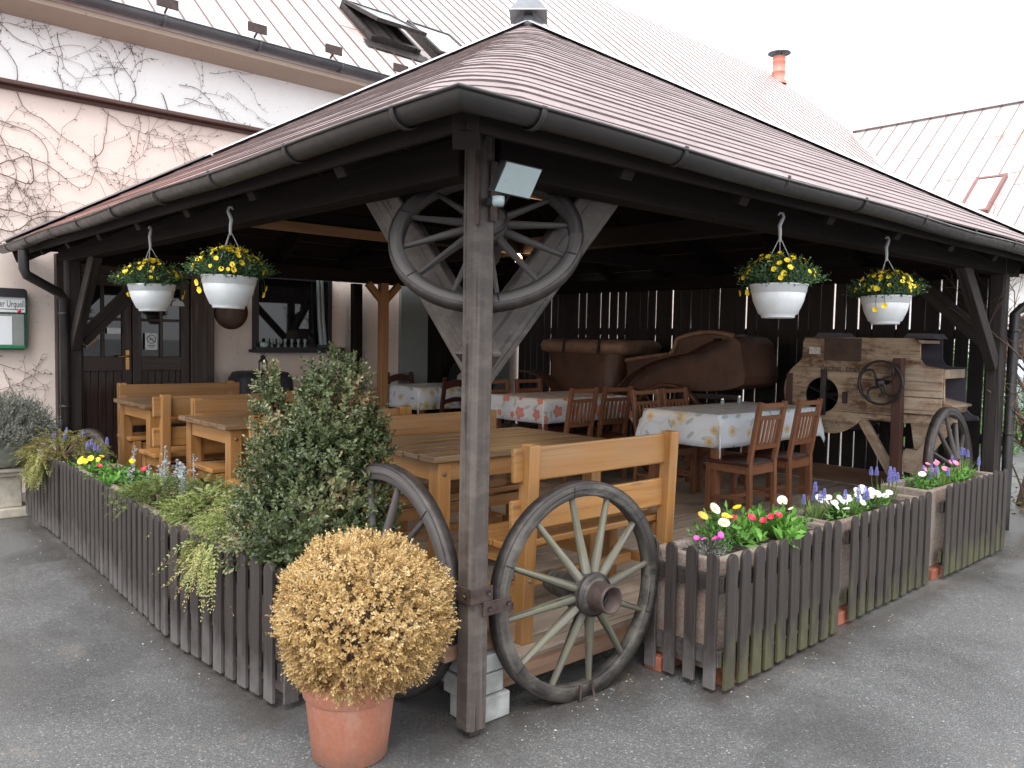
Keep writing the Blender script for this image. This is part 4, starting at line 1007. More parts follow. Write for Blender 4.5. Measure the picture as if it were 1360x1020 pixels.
B0 = make_bench("pine bench with its back to the front wheel, nearest the corner post"); B0.location = (.50, .245, DZ)
def facing(o, x, y): o.location = (x, y, DZ); o.rotation_euler = (0, 0, pi)      # bench that looks towards the yard
b = copy_thing(B0, (1.67, 1.90, DZ), pi, "pine bench on the far side of the table behind the corner post")
b = copy_thing(B0, (.16, 2.30, DZ), 0, "pine bench right behind the green boxwood, its back to the viewer")
b = copy_thing(B0, (1.36, 3.62, DZ), pi, "pine bench facing the yard on the far side of the middle table")
b = copy_thing(B0, (.16, 4.05, DZ), 0, "pine bench turned towards the restaurant doors, back to back with the middle bench")
b = copy_thing(B0, (1.45, 5.72, DZ), pi, "farthest pine bench, standing in front of the dark doors")
T0 = make_table("worn slatted pine table nearest the corner post"); T0.location = (.44, .86, DZ)
copy_thing(T0, (.15, 2.80, DZ), 0, "middle pine table seen left of the green boxwood"); copy_thing(T0, (.22, 4.62, DZ), 0, "farthest pine table near the restaurant doors")

# ---------------------------------------------------------------- oilcloth tables
def cloth_table(tl, cl, x, y, L, Wd, mat, drop=.24, H=.83):
    t = thing("dining_table", tl, "table", (x, y, DZ), 0, "tables under flowered cloths")
    for a in (.07, L - .07):
        for b in (.07, Wd - .07):
            q = MB(); q.bar((a, b, 0), (a, b, H - .03), .07, .07, (0, 1, 0)); mk("leg", q, 'chair', t, .005, False)
    q = MB(); q.box((L / 2, Wd / 2, H - .016), (L, Wd, .03)); mk("tabletop", q, 'chair', t, .003, False)
    q = MB()
    for b in (.05, Wd - .05): q.bar((.105, b, H - .075), (L - .105, b, H - .075), .025, .085)
    for a in (.05, L - .05): q.bar((a, .105, H - .075), (a, Wd - .105, H - .075), .025, .086)
    mk("apron", q, 'chair', t, .003, False)
    # cloth: a grid folded over the edges, corners hanging lower in a soft fold
    q = MB(); ns, nt_ = 34, 26; e = .006; px = [-drop + (L + 2 * drop) * i / ns for i in range(ns + 1)]; py = [-drop + (Wd + 2 * drop) * j / nt_ for j in range(nt_ + 1)]
    for v in (0, L): px[min(range(len(px)), key=lambda i: abs(px[i] - v))] = v
    for v in (0, Wd): py[min(range(len(py)), key=lambda i: abs(py[i] - v))] = v
    vs = []; R_ = random.Random(int(x * 100)); p1, p2 = R_.random() * 6, R_.random() * 6
    for b in py:
        for a in px:
            ox = -a if a < 0 else a - L if a > L else 0; oy = -b if b < 0 else b - Wd if b > Wd else 0
            sx = -1 if a < 0 else 1; sy = -1 if b < 0 else 1
            cxp, cyp = min(max(a, 0), L), min(max(b, 0), Wd); z = H + .003 + .0018 * sin(a * 9 + p1) * sin(b * 8)
            if ox > 0 or oy > 0:
                d = math.hypot(ox, oy) if (ox > 0 and oy > 0) else ox + oy
                rip = .012 * sin((a if oy > ox else b) * 13 + p2) * min(1, d / .12)
                if ox > 0 and oy > 0:
                    # corner: hangs along the diagonal, folded outwards
                    k = min(ox, oy) / max(ox, oy, 1e-6)
                    out = .010 + .045 * k * min(1, d / .25)
                    dd = math.hypot(ox, oy)
                    an = math.atan2(oy, ox)
                    X_ = cxp + sx * (e + out * (1.0 if ox > oy else .55 + .45 * k)); Y_ = cyp + sy * (e + out * (1.0 if oy >= ox else .55 + .45 * k))
                    # keep the folds tight to the legs
                    vs.append((X_, Y_, H - dd * .96)); continue
                fl = e + .016 * min(1, d / .1) + rip
                if ox > 0: vs.append((cxp + sx * fl, b, H - d * .985))
                else: vs.append((a, cyp + sy * fl, H - d * .985))
            else: vs.append((a, b, z))
    fs = []; uv = []; w_ = ns + 1
    for j in range(nt_):
        for i in range(ns):
            fs.append((j * w_ + i, j * w_ + i + 1, (j + 1) * w_ + i + 1, (j + 1) * w_ + i))
            uv.append([(px[i], py[j]), (px[i + 1], py[j]), (px[i + 1], py[j + 1]), (px[i], py[j + 1])])
    q.add(vs, fs, uv, True)
    c = mk("tablecloth", q, mat); c.location = (x, y, DZ)
    so_ = c.modifiers.new("thick", 'SOLIDIFY'); so_.thickness = .002; so_.offset = 1
    return t, tag(c, cl, "tablecloth", "flowered oilcloths")
cloth_table("dining table under the sunflower cloth, its red-brown legs showing behind the slatted chairs", "white oilcloth with yellow sunflowers on the table with glass shakers", 3.66, 1.32, 1.62, .78, 'cloth_sun', .27)
cloth_table("dining table hidden under the red flowered cloth in the middle of the pavilion", "white oilcloth with red and orange flowers on the middle table", 3.56, 3.28, 1.26, .84, 'cloth_red', .24)
cloth_table("dining table under the gold flowered cloth by the grey panel", "white oilcloth with small gold and blue-green flowers on the farthest table", 3.52, 5.32, 1.0, .74, 'cloth_gold', .26)
for k, (x, y, lab) in enumerate(((4.98, 1.98, "taller glass shaker with metal cap on the sunflower cloth"), (4.72, 2.0, "shorter glass shaker with metal cap on the sunflower cloth"))):
    t = thing("glass_shaker", lab, "shaker", (x, y, DZ + .8345)); h = .085 - .02 * k
    q = MB(); q.lathe([(0, 0), (.018, 0), (.020, .01), (.017, h * .7), (.014, h * .72)], 16); mk("jar", q, 'lightgrey', t, 0, False)
    q = MB(); q.lathe([(.016, h * .72), (.016, h * .92), (.010, h), (0, h)], 16); mk("lid", q, plain("steel_lid", (.6, .6, .6), .25, 1), t, 0, False)

# ---------------------------------------------------------------- chairs
def make_chair(label, mat='chair', arch=False):
    """local: back at y = 0 side, sitter faces +y"""
    t = thing("slatted_chair" if not arch else "arched_chair", label, "chair", (0, 0, 0), 0, "red-brown wooden chairs")
    w_ = .205
    for s in (-1, 1):
        q = MB(); q.bar((s * (w_ - .022), .03, 0), (s * (w_ - .022), .045, .47), .044, .036, (0, 1, 0)); q.bar((s * (w_ - .022), .045, .47), (s * (w_ - .022), -.035, .965), .044, .036, (0, 1, 0)); mk("rear_leg", q, mat, t, .004, False)
        q = MB(); q.bar((s * (w_ - .022), .42, 0), (s * (w_ - .022), .42, .44), .044, .044, (0, 1, 0)); mk("front_leg", q, mat, t, .004, False)
        q = MB(); q.bar((s * (w_ - .02), .055, .17), (s * (w_ - .02), .40, .17), .02, .03); mk("stretcher", q, mat, t, .002, False)
        q = MB(); q.bar((s * (w_ - .02), .065, .41), (s * (w_ - .02), .40, .41), .022, .06); mk("side_rail", q, mat, t, .002, False)
    q = MB(); q.box((0, .245, .457), (.43, .42, .026)); mk("seat", q, 'chair_dark' if not arch else mat, t, .006, False)
    q = MB(); q.bar((-.165, .045, .415), (.165, .045, .415), .022, .075); mk("seat_frame", q, mat, t, .002, False)
    q = MB(); q.bar((-.165, .42, .41), (.165, .42, .41), .022, .06); mk("seat_frame", q, mat, t, .002, False)
    q = MB(); q.bar((-.165, .24, .17), (.165, .24, .17), .02, .03); mk("stretcher", q, mat, t, .002, False)
    Y = lambda z: .045 - .08 * (z - .47) / .495
    if not arch:
        for z, h in ((.935, .038), (.835, .034), (.60, .04)):
            q = MB(); q.bar((-.163, Y(z), z), (.163, Y(z), z), .024, h, (0, -.16, 1)); mk("back_rail", q, mat, t, .003, False)
        for k in range(5):
            x = -.115 + .0575 * k
            q = MB(); q.bar((x, Y(.62), .62), (x, Y(.818), .818), .027, .012, (0, 1, .1)); mk("back_slat", q, mat, t, .002, False)
    else:
        for zc, hh in ((.87, .11), (.68, .07)):
            n = 12; poly = []
            for k in range(n + 1):
                x = -.163 + .326 * k / n; poly.append((x, zc + hh * .35 + .035 * cos(pi * x / .326)))
            for k in range(n, -1, -1):
                x = -.163 + .326 * k / n; poly.append((x, zc - hh * .35 + .030 * cos(pi * x / .326)))
            q = MB(); q.prism(poly, lambda a, b, d: (a, Y(b) + d, b), -.011, .011); mk("back_rail", q, mat, t, .003, False)
    return t
C0 = make_chair("left one of two slatted chairs on the near side of the sunflower cloth"); C0.location = (3.87, 1.0, DZ)
for x, y, rz, lab in ((4.45, .99, 0.03, "right one of two slatted chairs on the near side of the sunflower cloth"),
                      (4.17, 2.47, pi, "left one of two slatted chairs facing the viewer across the sunflower cloth"), (4.67, 2.50, pi + .02, "right one of two slatted chairs facing the viewer across the sunflower cloth"),
                      (3.78, 2.97, .05, "left one of two slatted chairs with backs to the viewer before the red flowered cloth"), (4.27, 2.96, -.06, "right one of two slatted chairs with backs to the viewer before the red flowered cloth"),
                      (3.95, 4.44, pi, "slatted chair behind the red flowered cloth, close beside the corner post"), (4.48, 4.46, pi, "slatted chair behind the red flowered cloth, in front of the carriage")):
    copy_thing(C0, (x, y, DZ), rz, lab)
A0 = make_chair("dark chair with an arched top rail behind the gold flowered cloth", 'chair_dark', True); A0.location = (3.98, 6.38, DZ); A0.rotation_euler = (0, 0, pi)
copy_thing(A0, (3.80, 4.98, DZ), -.05, "dark arched chair with its back to the viewer in front of the gold flowered cloth")
AB = thing("black_armchair", "black round-backed chair with a white printed cloth over its back, beside the grey panel", "armchair", (4.95, 6.05, DZ))
q = MB(); q.prism(rr(-.27, .27, .30, 1.12, .24, 8), lambda a, b, d: (a, d + .08 * (b - .5), b), .10, .20); mk("backrest", q, 'black', AB, .03, False)
q = MB(); q.box((0, -.12, .42), (.52, .46, .12)); mk("seat", q, 'black', AB, .03, False)
for sx in (-1, 1):
    q = MB(); q.box((sx * .27, -.10, .58), (.07, .46, .07)); mk("armrest", q, 'black', AB, .02, False)
    for yy in (-.28, .1): q = MB(); q.box((sx * .25, yy, .19), (.05, .05, .38)); mk("leg", q, 'black', AB, .004, False)
q = MB(); cy = lambda b: .093 + .08 * (b - .5)
q.prism([(-.25, .68), (.25, .68), (.22, .90), (.15, .98), (.08, .94), (-.02, .93), (-.10, .98), (-.20, .92)], lambda a, b, d: (a, cy(b) + d, b), -.012, -.002)
dc = tag(mk("draped_cloth", q, plain("grey_white_cloth", (.50, .50, .49), .8)), "white cloth with dark green print draped over the black chair back", "cloth"); dc.location = AB.location
M['print'] = plain("dark_green_print", (.02, .07, .06), .7); text("Staropramen", (0, 0, 0), .085, (pi / 2, 0, 0), 'print', dc, .001, 'CENTER', sx=(.8, 1), at=(0, .093 + .08 * .31 - .0145, .81))

# black covered cabinet with a lantern, in front of the window
CB = thing("covered_grill", "low black covered grill under the window carrying a small lantern", "grill cover", (1.98, 6.22, DZ))
q = MB(); vs = []
for z, hx, hy in ((0, .33, .25), (.55, .34, .26), (.93, .31, .235), (1.0, .27, .20), (1.012, .20, .14)):
    for k in range(20):
        t = 2 * pi * k / 20; c, s_ = cos(t), sin(t); pw_ = .35
        vs.append((hx * abs(c) ** pw_ * (1 if c > 0 else -1) + .006 * sin(k * 2.2 + z * 7), hy * abs(s_) ** pw_ * (1 if s_ > 0 else -1), z))
fs = [(i * 20 + k, i * 20 + (k + 1) % 20, (i + 1) * 20 + (k + 1) % 20, (i + 1) * 20 + k) for i in range(4) for k in range(20)] + [tuple(range(80, 100))]
q.add(vs, fs, None, True); mk("cover", q, plain("black_cover_cloth", (.020, .020, .026), .55), CB, 0, False)
q = MB(); q.box((0, -.2, .03), (.6, .06, .06)); mk("foot", q, 'iron', CB, .004, False)
LN = thing("lantern", "small black metal lantern standing on the black covered grill", "lantern", (2.0, 6.2, DZ + 1.013))
q = MB(); q.lathe([(0, 0), (.055, 0), (.055, .012), (.0, .012)], 6, smooth=False); mk("base", q, 'black', LN, 0, False)
q = MB()
for k in range(6): a = 2 * pi * k / 6; q.bar((.048 * cos(a), .048 * sin(a), .012), (.048 * cos(a), .048 * sin(a), .10), .008, .008, (1, 0, 0))
mk("frame", q, 'black', LN, 0, False)
q = MB(); q.lathe([(.062, .10), (.03, .14), (.03, .155), (.04, .16), (.0, .185)], 6, smooth=False); q.tube([(-.02, 0, .18), (-.022, 0, .21), (0, 0, .225), (.022, 0, .21), (.02, 0, .18)], .003, 6); mk("lid", q, 'black', LN, 0, False)
q = MB(); q.lathe([(0, .012), (.022, .012), (.022, .06), (0, .062)], 14); mk("candle", q, 'white', LN, 0, False)

# ---------------------------------------------------------------- floodlight, lit bulb, hanging baskets
FL = thing("floodlight", "grey glass floodlight with a sensor on the corner post under the eaves", "floodlight", (-.02, -.09, 2.1))
fc = V(-.112, -.345, 2.152); fs_ = V(.115, -.032, -.012).normalized(); fu2 = V(.012, -.03, .098); fu2 = (fu2 - fs_ * fu2.dot(fs_)).normalized(); fn = fs_.cross(fu2)
if fn.dot(V(-1, -1, 0)) < 0: fn = -fn
q = MB(); FP = lambda a, b, d: fc + fs_ * (a + .22 * b) + fu2 * b + fn * d
hw, hh = .072, .056
q.prism([(-hw, -hh), (hw, -hh), (hw, hh), (-hw, hh)], FP, -.045, .0); mk("housing", q, 'black', FL, .004)
q = MB(); q.prism([(-hw + .004, -hh + .004), (hw - .004, -hh + .004), (hw - .004, hh - .004), (-hw + .004, hh - .004)], FP, .0015, .005); mk("glass", q, 'lightgrey', FL, .001)
q = MB(); q.tube([V(0, -.054, 2.12), V(-.03, -.14, 2.115), fc - fn * .05], .011, 8); q.bar(V(-.01, -.058, 2.12), V(-.03, -.17, 2.118), .02, .03); mk("bracket", q, 'black', FL, .002)
q = MB(); q.lathe([(0, -.022), (.018, -.022), (.022, -.010), (.022, .012), (0, .014)], 14, 'z', fc + fs_ * -.055 + fu2 * -.080 + fn * -.005); mk("sensor", q, 'lightgrey', FL)
BL = thing("light_bulb", "small glowing warm bulb under the pavilion roof seen through the hanging wheel", "light bulb", (2.88, 2.945, 2.33))
em = bpy.data.materials.new("glowing_bulb"); em.use_nodes = True; eb = em.node_tree.nodes["Principled BSDF"]; eb.inputs["Emission Color"].default_value = (1, .58, .25, 1); eb.inputs["Emission Strength"].default_value = 9
q = MB(); q.lathe([(0, -.055), (.024, -.048), (.036, -.025), (.033, -.003), (.015, .022), (.014, .03)], 18); mk("bulb", q, em, BL, 0, False)
q = MB(); q.lathe([(.016, .025), (.018, .03), (.018, .07), (.0, .075)], 14); mk("socket", q, 'black', BL, 0, False)
ld = bpy.data.lights.new("bulb_light", 'POINT'); ld.energy = 5; ld.color = (1, .62, .30); ld.shadow_soft_size = .035; lo = bpy.data.objects.new("bulb_light", ld); COL.objects.link(lo); lo.parent = BL; lo.location = (0, 0, -.09)

def flower_mesh(name, n, L, Wd, cup, mats, eye=.22, petal_l=1.0):
    """open blossom facing +z"""
    q = MB()
    for k in range(n):
        a = 2 * pi * k / n; d = V(cos(a), sin(a), cup).normalized(); s_ = V(-sin(a), cos(a), 0)
        p = [d * L * .10, d * L * .65 + s_ * Wd * .5 + V(0, 0, .02 * L), d * L * 1.0 + s_ * Wd * .25, d * L + s_ * -Wd * .25, d * L * .65 - s_ * Wd * .5 - V(0, 0, .02 * L)]
        q.add(p, [(0, 1, 2, 3, 4)], None, False, 0)
    q.lathe([(L * eye, L * cup * .2 + .0006), (L * eye * .7, L * cup * .2 + L * .08), (0, L * cup * .2 + L * .11)], 8, mi=1)
    me = q.mesh(name); 
    for m in mats: me.materials.append(M[m])
    return me
F_PET = flower_mesh("petunia", 5, .0205, .024, .30, ('p_yellow', 'p_eye'), .16)
def put_flower(me, parent, loc, d, sc=1.0, name="flower"):
    o = bpy.data.objects.new(name, me); COL.objects.link(o); o.parent = parent; o.location = loc
    o.rotation_euler = V(d).to_track_quat('Z', 'Y').to_euler(); o.rotation_euler.rotate_axis('Z', rng.random() * 6); o.scale = (sc,) * 3
    return o
def basket(label, x, y, seed, zt=2.14):
    t = thing("hanging_basket", label, "hanging basket", (x, y, 1.735), rng.random() * 6, "white hanging baskets under the eaves"); t.rotation_euler = (rng.uniform(-.035, .035), rng.uniform(-.035, .035), rng.random() * 6); R_ = np.random.default_rng(seed)
    q = MB(); q.lathe([(0, 0), (.082, 0), (.086, .004), (.084, .012), (.100, .022), (.128, .085), (.138, .128), (.136, .130), (.141, .132), (.146, .165), (.150, .168), (.150, .176), (.140, .176), (.126, .10), (0, .10)], 44); mk("pot", q, 'white', t, 0, False)
    q = MB()
    for k in range(3):
        a = 2 * pi * k / 3 + .3; q.tube([(.142 * cos(a), .142 * sin(a), .17), (.075 * cos(a), .075 * sin(a), .28), (.008 * cos(a), .008 * sin(a), .41)], .0026, 6)
    q.tube([(0, 0, .40), (0, 0, .45), (.004, 0, .485), (-.006, 0, .51), (-.016, 0, .53), (-.012, 0, .55), (.004, 0, .552), (.012, 0, .54)], [.007, .009, .010, .010, .008, .007, .007, .005], 8); mk("hanger", q, 'cord', t, 0, False)
    n = 420; th = R_.random(n) * 2 * pi; rr_ = np.sqrt(R_.random(n)); 
    dirs = np.stack([np.cos(th) * rr_ * 1.05, np.sin(th) * rr_ * 1.05, 1.3 - .95 * rr_ ** 2 + R_.normal(size=n) * .15], 1)
    bs = np.stack([np.cos(th) * rr_ * .135, np.sin(th) * rr_ * .135, .17 + .05 * (1 - rr_)], 1)
    mk("foliage", smesh("foliage", bs, dirs,   .100, 11, .025, .46, 1.0, R_.random(n) * .6 + .1), 'petunia', t, 0, False)
    st = MB()
    for k in range(4):
        a = 3.6 + R_.random() * .9 + (k % 2) * 2.6; c, s_ = cos(a), sin(a); l_ = .02 + .05 * R_.random(); st = MB()
        st.tube([(.13 * c, .13 * s_, .18), (.17 * c, .17 * s_, .19), (.19 * c, .19 * s_, .17 - l_ * .5), (.195 * c, .195 * s_, .15 - l_)], .0016, 4)
        mk("trailing_stem", st, 'petunia', t, 0, False)
        put_flower(F_PET, t, (.196 * c, .196 * s_, .15 - l_), (c, s_, -.2), .9)
    for k in range((84, 98, 80, 92)[seed - 1]):
        a = R_.random() * 6.28; e_ = R_.random() ** .8 * 1.45
        d = V(cos(a) * sin(e_), sin(a) * sin(e_), cos(e_)); p = V(d.x * .195, d.y * .195, .180 + d.z * .150) * (1 + .06 * R_.normal() * .3)
        put_flower(F_PET, t, p, d + V(R_.normal() * .3, R_.normal() * .3, R_.normal() * .2), .52 + .32 * R_.random())
    return t
basket("white basket of yellow flowers farthest left, nearest the restaurant doors", -.2, 3.13, 1)
basket("white basket of yellow flowers nearest the corner post on its left side", -.2, 1.91, 2)
basket("white basket of yellow flowers right of the corner post, above the sunflower table", 1.89, -.2, 3)
basket("white basket of yellow flowers above the old wooden machine, farthest right", 3.18, -.2, 4)

# ---------------------------------------------------------------- picket fences and troughs
def moss_fence():
    t = NT("mossy_fence_stain")
    g1 = t.noise(t.uv((1.6, 50, 1)), 1.0, 5, .6, .3)
    col = t.ramp(g1, [(.33, (.016, .012, .010)), (.55, (.031, .024, .021)), (.75, (.050, .040, .035))])
    v = t.geo(); sx = t.n("SeparateXYZ"); t.l(v, sx.inputs[0])
    n = t.noise(t.geo((9, 9, 3)), 1.0, 4, .7)
    f = t.math('SUBTRACT', t.math('ADD', t.math('MULTIPLY', n, 1.15), -.04), t.math('MULTIPLY', sx.outputs[2], 1.35))
    m = t.ramp(f, [(.22, 0.0), (.52, 1.0)])
    col = t.mix(t.math('MULTIPLY', m, .62), col, (.085, .088, .035))
    return t.set(col, .6, g1, .002, .5)
M['fence_moss'] = moss_fence()
def dust_fence():
    t = NT("splashed_fence_stain")
    g1 = t.noise(t.uv((1.6, 50, 1)), 1.0, 5, .6, .3)
    col = t.ramp(g1, [(.33, (.016, .012, .011)), (.55, (.031, .024, .022)), (.75, (.052, .042, .039))])
    v = t.geo(); sx = t.n("SeparateXYZ"); t.l(v, sx.inputs[0])
    n = t.noise(t.geo((7, 7, 4)), 1.0, 4, .7)
    f = t.math('SUBTRACT', t.math('ADD', t.math('MULTIPLY', n, .8), .12), t.math('MULTIPLY', sx.outputs[2], 1.4))
    col = t.mix(t.math('MULTIPLY', t.ramp(f, [(.18, 0.0), (.5, 1.0)]), .5), col, (.17, .16, .155))
    return t.set(col, .55, g1, .002, .5)
M['fence'] = dust_fence()
def fence(label, a_, b_, out, n, mat='fence', H=.625, w_=.080, jit=.006):
    a_ = V(*a_, 0); b_ = V(*b_, 0); d = (b_ - a_); L = d.length; d.normalize(); out = V(*out, 0).normalized()
    out = (out - d * out.dot(d)).normalized(); t = thing("picket_fence", label, "picket fence", (a_ + b_) / 2, 0, "picket fence panels around the pavilion")
    for z in (.155, .50):
        q = MB(); q.bar(a_ - out * .020 + V(0, 0, z), b_ - out * .020 + V(0, 0, z), .024, .075); mk("rail", q, mat, t, .003)
    sp = (L - w_) / (n - 1); w_ = min(w_, sp * .66)
    for k in range(n):
        c = a_ + d * (w_ / 2 + sp * k) + out * .003; h0 = .018 + rng.uniform(0, .012); h1 = H + rng.uniform(-jit, jit) * 1.6; ln = rng.uniform(-.005, .005)
        r = w_ / 2; poly = [(-r, h0), (r, h0)] + [(r * cos(pi * i / 10) + ln, h1 - r + r * sin(pi * i / 10)) for i in range(11)]
        th = rng.uniform(-.02, .02)
        q = MB(); ox, oy = rng.random() * 20, rng.random() * 20
        N_ = len(poly); P3 = lambda A, B, D: c + d * A + out * (D + th * A) + V(0, 0, B)
        vs = [P3(A, B, 0) for A, B in poly] + [P3(A, B, .017) for A, B in poly]
        UVf = lambda i: (ox + poly[i % N_][1], oy + poly[i % N_][0])
        f1, f2 = tuple(range(N_))[::-1], tuple(range(N_, 2 * N_))
        q.add(vs, [f1, f2] + [(i, (i + 1) % N_, N_ + (i + 1) % N_, N_ + i) for i in range(N_)], [[UVf(i) for i in f1], [UVf(i) for i in f2]] + [[UVf(i), UVf(i + 1), UVf(i + 1), UVf(i)] for i in range(N_)])
        pk = mk("picket", q, mat, t, .0025)
    q = MB()
    return t
OL, OR = (-1, 0), (0, -1)
fence("dark picket fence panel in front of the green boxwood, nearest on the left side", (-.50, .70), (-.575, 1.70), OL, 9)
fence("dark picket fence panel below the golden juniper on the left side", (-.565, 1.80), (-.515, 2.95), OL, 11)
fence("dark picket fence panel below the red daisies on the left side", (-.50, 3.03), (-.475, 4.30), OL, 12)
fence("dark picket fence panel at the far left beside the stone pedestal", (-.47, 4.40), (-.485, 5.42), OL, 10, 'fence', .60)
fence("short dark picket return panel behind the dry ball bush", (-.485, .675), (-.10, .675), (0, -1), 4)
fence("short dark picket return panel right of the front wagon wheel", (1.095, -.42), (1.095, -.02), (-1, 0), 4, 'fence', .65, .060)
fence("dark mossy picket fence panel in front of the red daisies, nearest on the right side", (1.11, -.44), (2.27, -.395), OR, 10, 'fence_moss', .645)
fence("dark mossy picket fence panel in front of the white daisies on the right side", (2.47, -.365), (3.66, -.335), OR, 10, 'fence_moss', .635)
fence("dark picket fence panel in front of the pink flowers, farthest on the right side", (3.86, -.36), (5.12, -.345), OR, 11, 'fence_moss', .66)

def trough(label, x0, y0, x1, y1, h, feet=None):
    t = thing("stone_trough", label, "planter", ((x0 + x1) / 2, (y0 + y1) / 2, 0), 0, "concrete troughs behind the pickets")
    b = .07 if feet else 0.0; w_ = .045
    q = MB()
    def ring(x0, y0, x1, y1, z): return [(x0, y0, z), (x1, y0, z), (x1, y1, z), (x0, y1, z)]
    e = .015
    vs = ring(x0 + e, y0 + e, x1 - e, y1 - e, b) + ring(x0, y0, x1, y1, h) + ring(x0 + w_, y0 + w_, x1 - w_, y1 - w_, h) + ring(x0 + w_ + .01, y0 + w_ + .01, x1 - w_ - .01, y1 - w_ - .01, h - .16)
    fs = [(3, 2, 1, 0)] + [(r * 4 + k, r * 4 + (k + 1) % 4, r * 4 + 4 + (k + 1) % 4, r * 4 + 4 + k) for r in range(3) for k in range(4)] + [(12, 13, 14, 15)]
    q.add(vs, fs); mk("trough_body", q, 'trough', t, .010)
    q = MB(); nx, ny_ = 24, 8; vs = []
    for j in range(ny_ + 1):
        for i in range(nx + 1): vs.append((x0 + w_ + .003 + (x1 - x0 - 2 * w_ - .006) * i / nx, y0 + w_ + .003 + (y1 - y0 - 2 * w_ - .006) * j / ny_, h - .035 + rng.uniform(-.012, .012)))
    q.add(vs, [(j * (nx + 1) + i, j * (nx + 1) + i + 1, (j + 1) * (nx + 1) + i + 1, (j + 1) * (nx + 1) + i) for j in range(ny_) for i in range(nx)], None, True); mk("soil", q, 'soil', t)
    if feet:
        for x, y in feet:
            q = MB(); q.box((x, y, .0345), (.22, .10, .069)); tag(mk("support_brick", q, 'brick', None, .004), "red brick under the trough corner at " + {0: "the front end of the nearest right trough", 1: "the return panel beside the front wheel", 2: "the gap between the first and second right troughs", 3: "the gap before the farthest right trough", 4: "the far end of the second right trough"}[trough.k], "brick", "red bricks under the right troughs"); trough.k += 1
    return t
trough.k = 0
trough("concrete trough holding the green boxwood and golden juniper", -.43, .74, -.09, 1.70, .56)
trough("concrete trough holding the junipers and silver ragwort", -.45, 1.80, -.09, 2.92, .56)
trough("concrete trough holding the yellow pansies and red daisies on the left side", -.42, 3.04, -.09, 4.27, .57)
trough("concrete trough holding the drooping golden conifer at the far left", -.42, 4.40, -.09, 5.38, .55)
trough("concrete trough holding the red and orange daisies, nearest on the right", 1.13, -.38, 2.30, -.02, .60, [(1.30, -.36), (1.20, -.06)])
trough("concrete trough holding the white daisies on the right side", 2.40, -.31, 3.68, .03, .585, [(2.50, -.30)])
trough("concrete trough holding pink flowers and muscari, farthest on the right", 3.78, -.30, 5.08, .05, .615, [(3.90, -.28)])

# ---------------------------------------------------------------- dry ball bush in the terracotta pot
PX, PY = -.45, .180
q = MB(); q.lathe([(0, .0), (.135, 0), (.142, .006), (.168, .235), (.171, .24), (.178, .245), (.186, .315), (.184, .325), (.174, .325), (.168, .25), (.16, .22), (0, .22)], 64, 'z', (PX, PY, .001))
tag(mk("terracotta_pot", q, 'terracotta'), "large terracotta pot on the asphalt left of the corner post", "flower pot")
tb = thing("dry_ball_bush", "ball-shaped bush of dry straw-yellow leaves in the terracotta pot", "bush", (PX, PY, .22))
n = 5200; d = unit(n); d = d[d[:, 2] > -.86]; n = len(d)
lump = 1 + .035 * np.sin(d[:, 0] * 9 + 1) * np.sin(d[:, 1] * 8) + .03 * np.sin(d[:, 2] * 11 + d[:, 0] * 5)
cz = .325
rad = np.stack([d[:, 0] * .325, d[:, 1] * .325, d[:, 2] * .30], 1) * lump[:, None]
depth = np.where(nr.random(n) < .30, .68 + .2 * nr.random(n), .90 + .08 * nr.random(n))
bs = rad * depth[:, None] + np.array([.036, -.032, cz])
dirs = d + np.array([0, 0, .35]) + nr.normal(size=(n, 3)) * .25
mk("foliage", smesh("foliage", bs, dirs, .030, 9, .0165, .56, .85, .48 + nr.normal(size=n) * .15 + .1 * d[:, 2] + .14 * np.sin(d[:, 0] * 6 + 2) * np.sin(d[:, 1] * 5 + d[:, 2] * 7)), 'dry', tb, 0, False)
q = MB(); q.tube([(0, 0, 0), (.01, 0, .12), (0, 0, .24)], [.022, .018, .012], 8)
for k in range(46):
    v = V(rng.gauss(0, 1), rng.gauss(0, 1), rng.gauss(.3, .8)).normalized()
    q.tube([(0, 0, .08 + .1 * rng.random()), V(0, 0, .25) + v * .12, V(0, 0, cz) + V(v.x * .27, v.y * .27, v.z * .26)], [.008, .005, .002], 5)
mk("stem", q, 'bark', tb, 0, False)

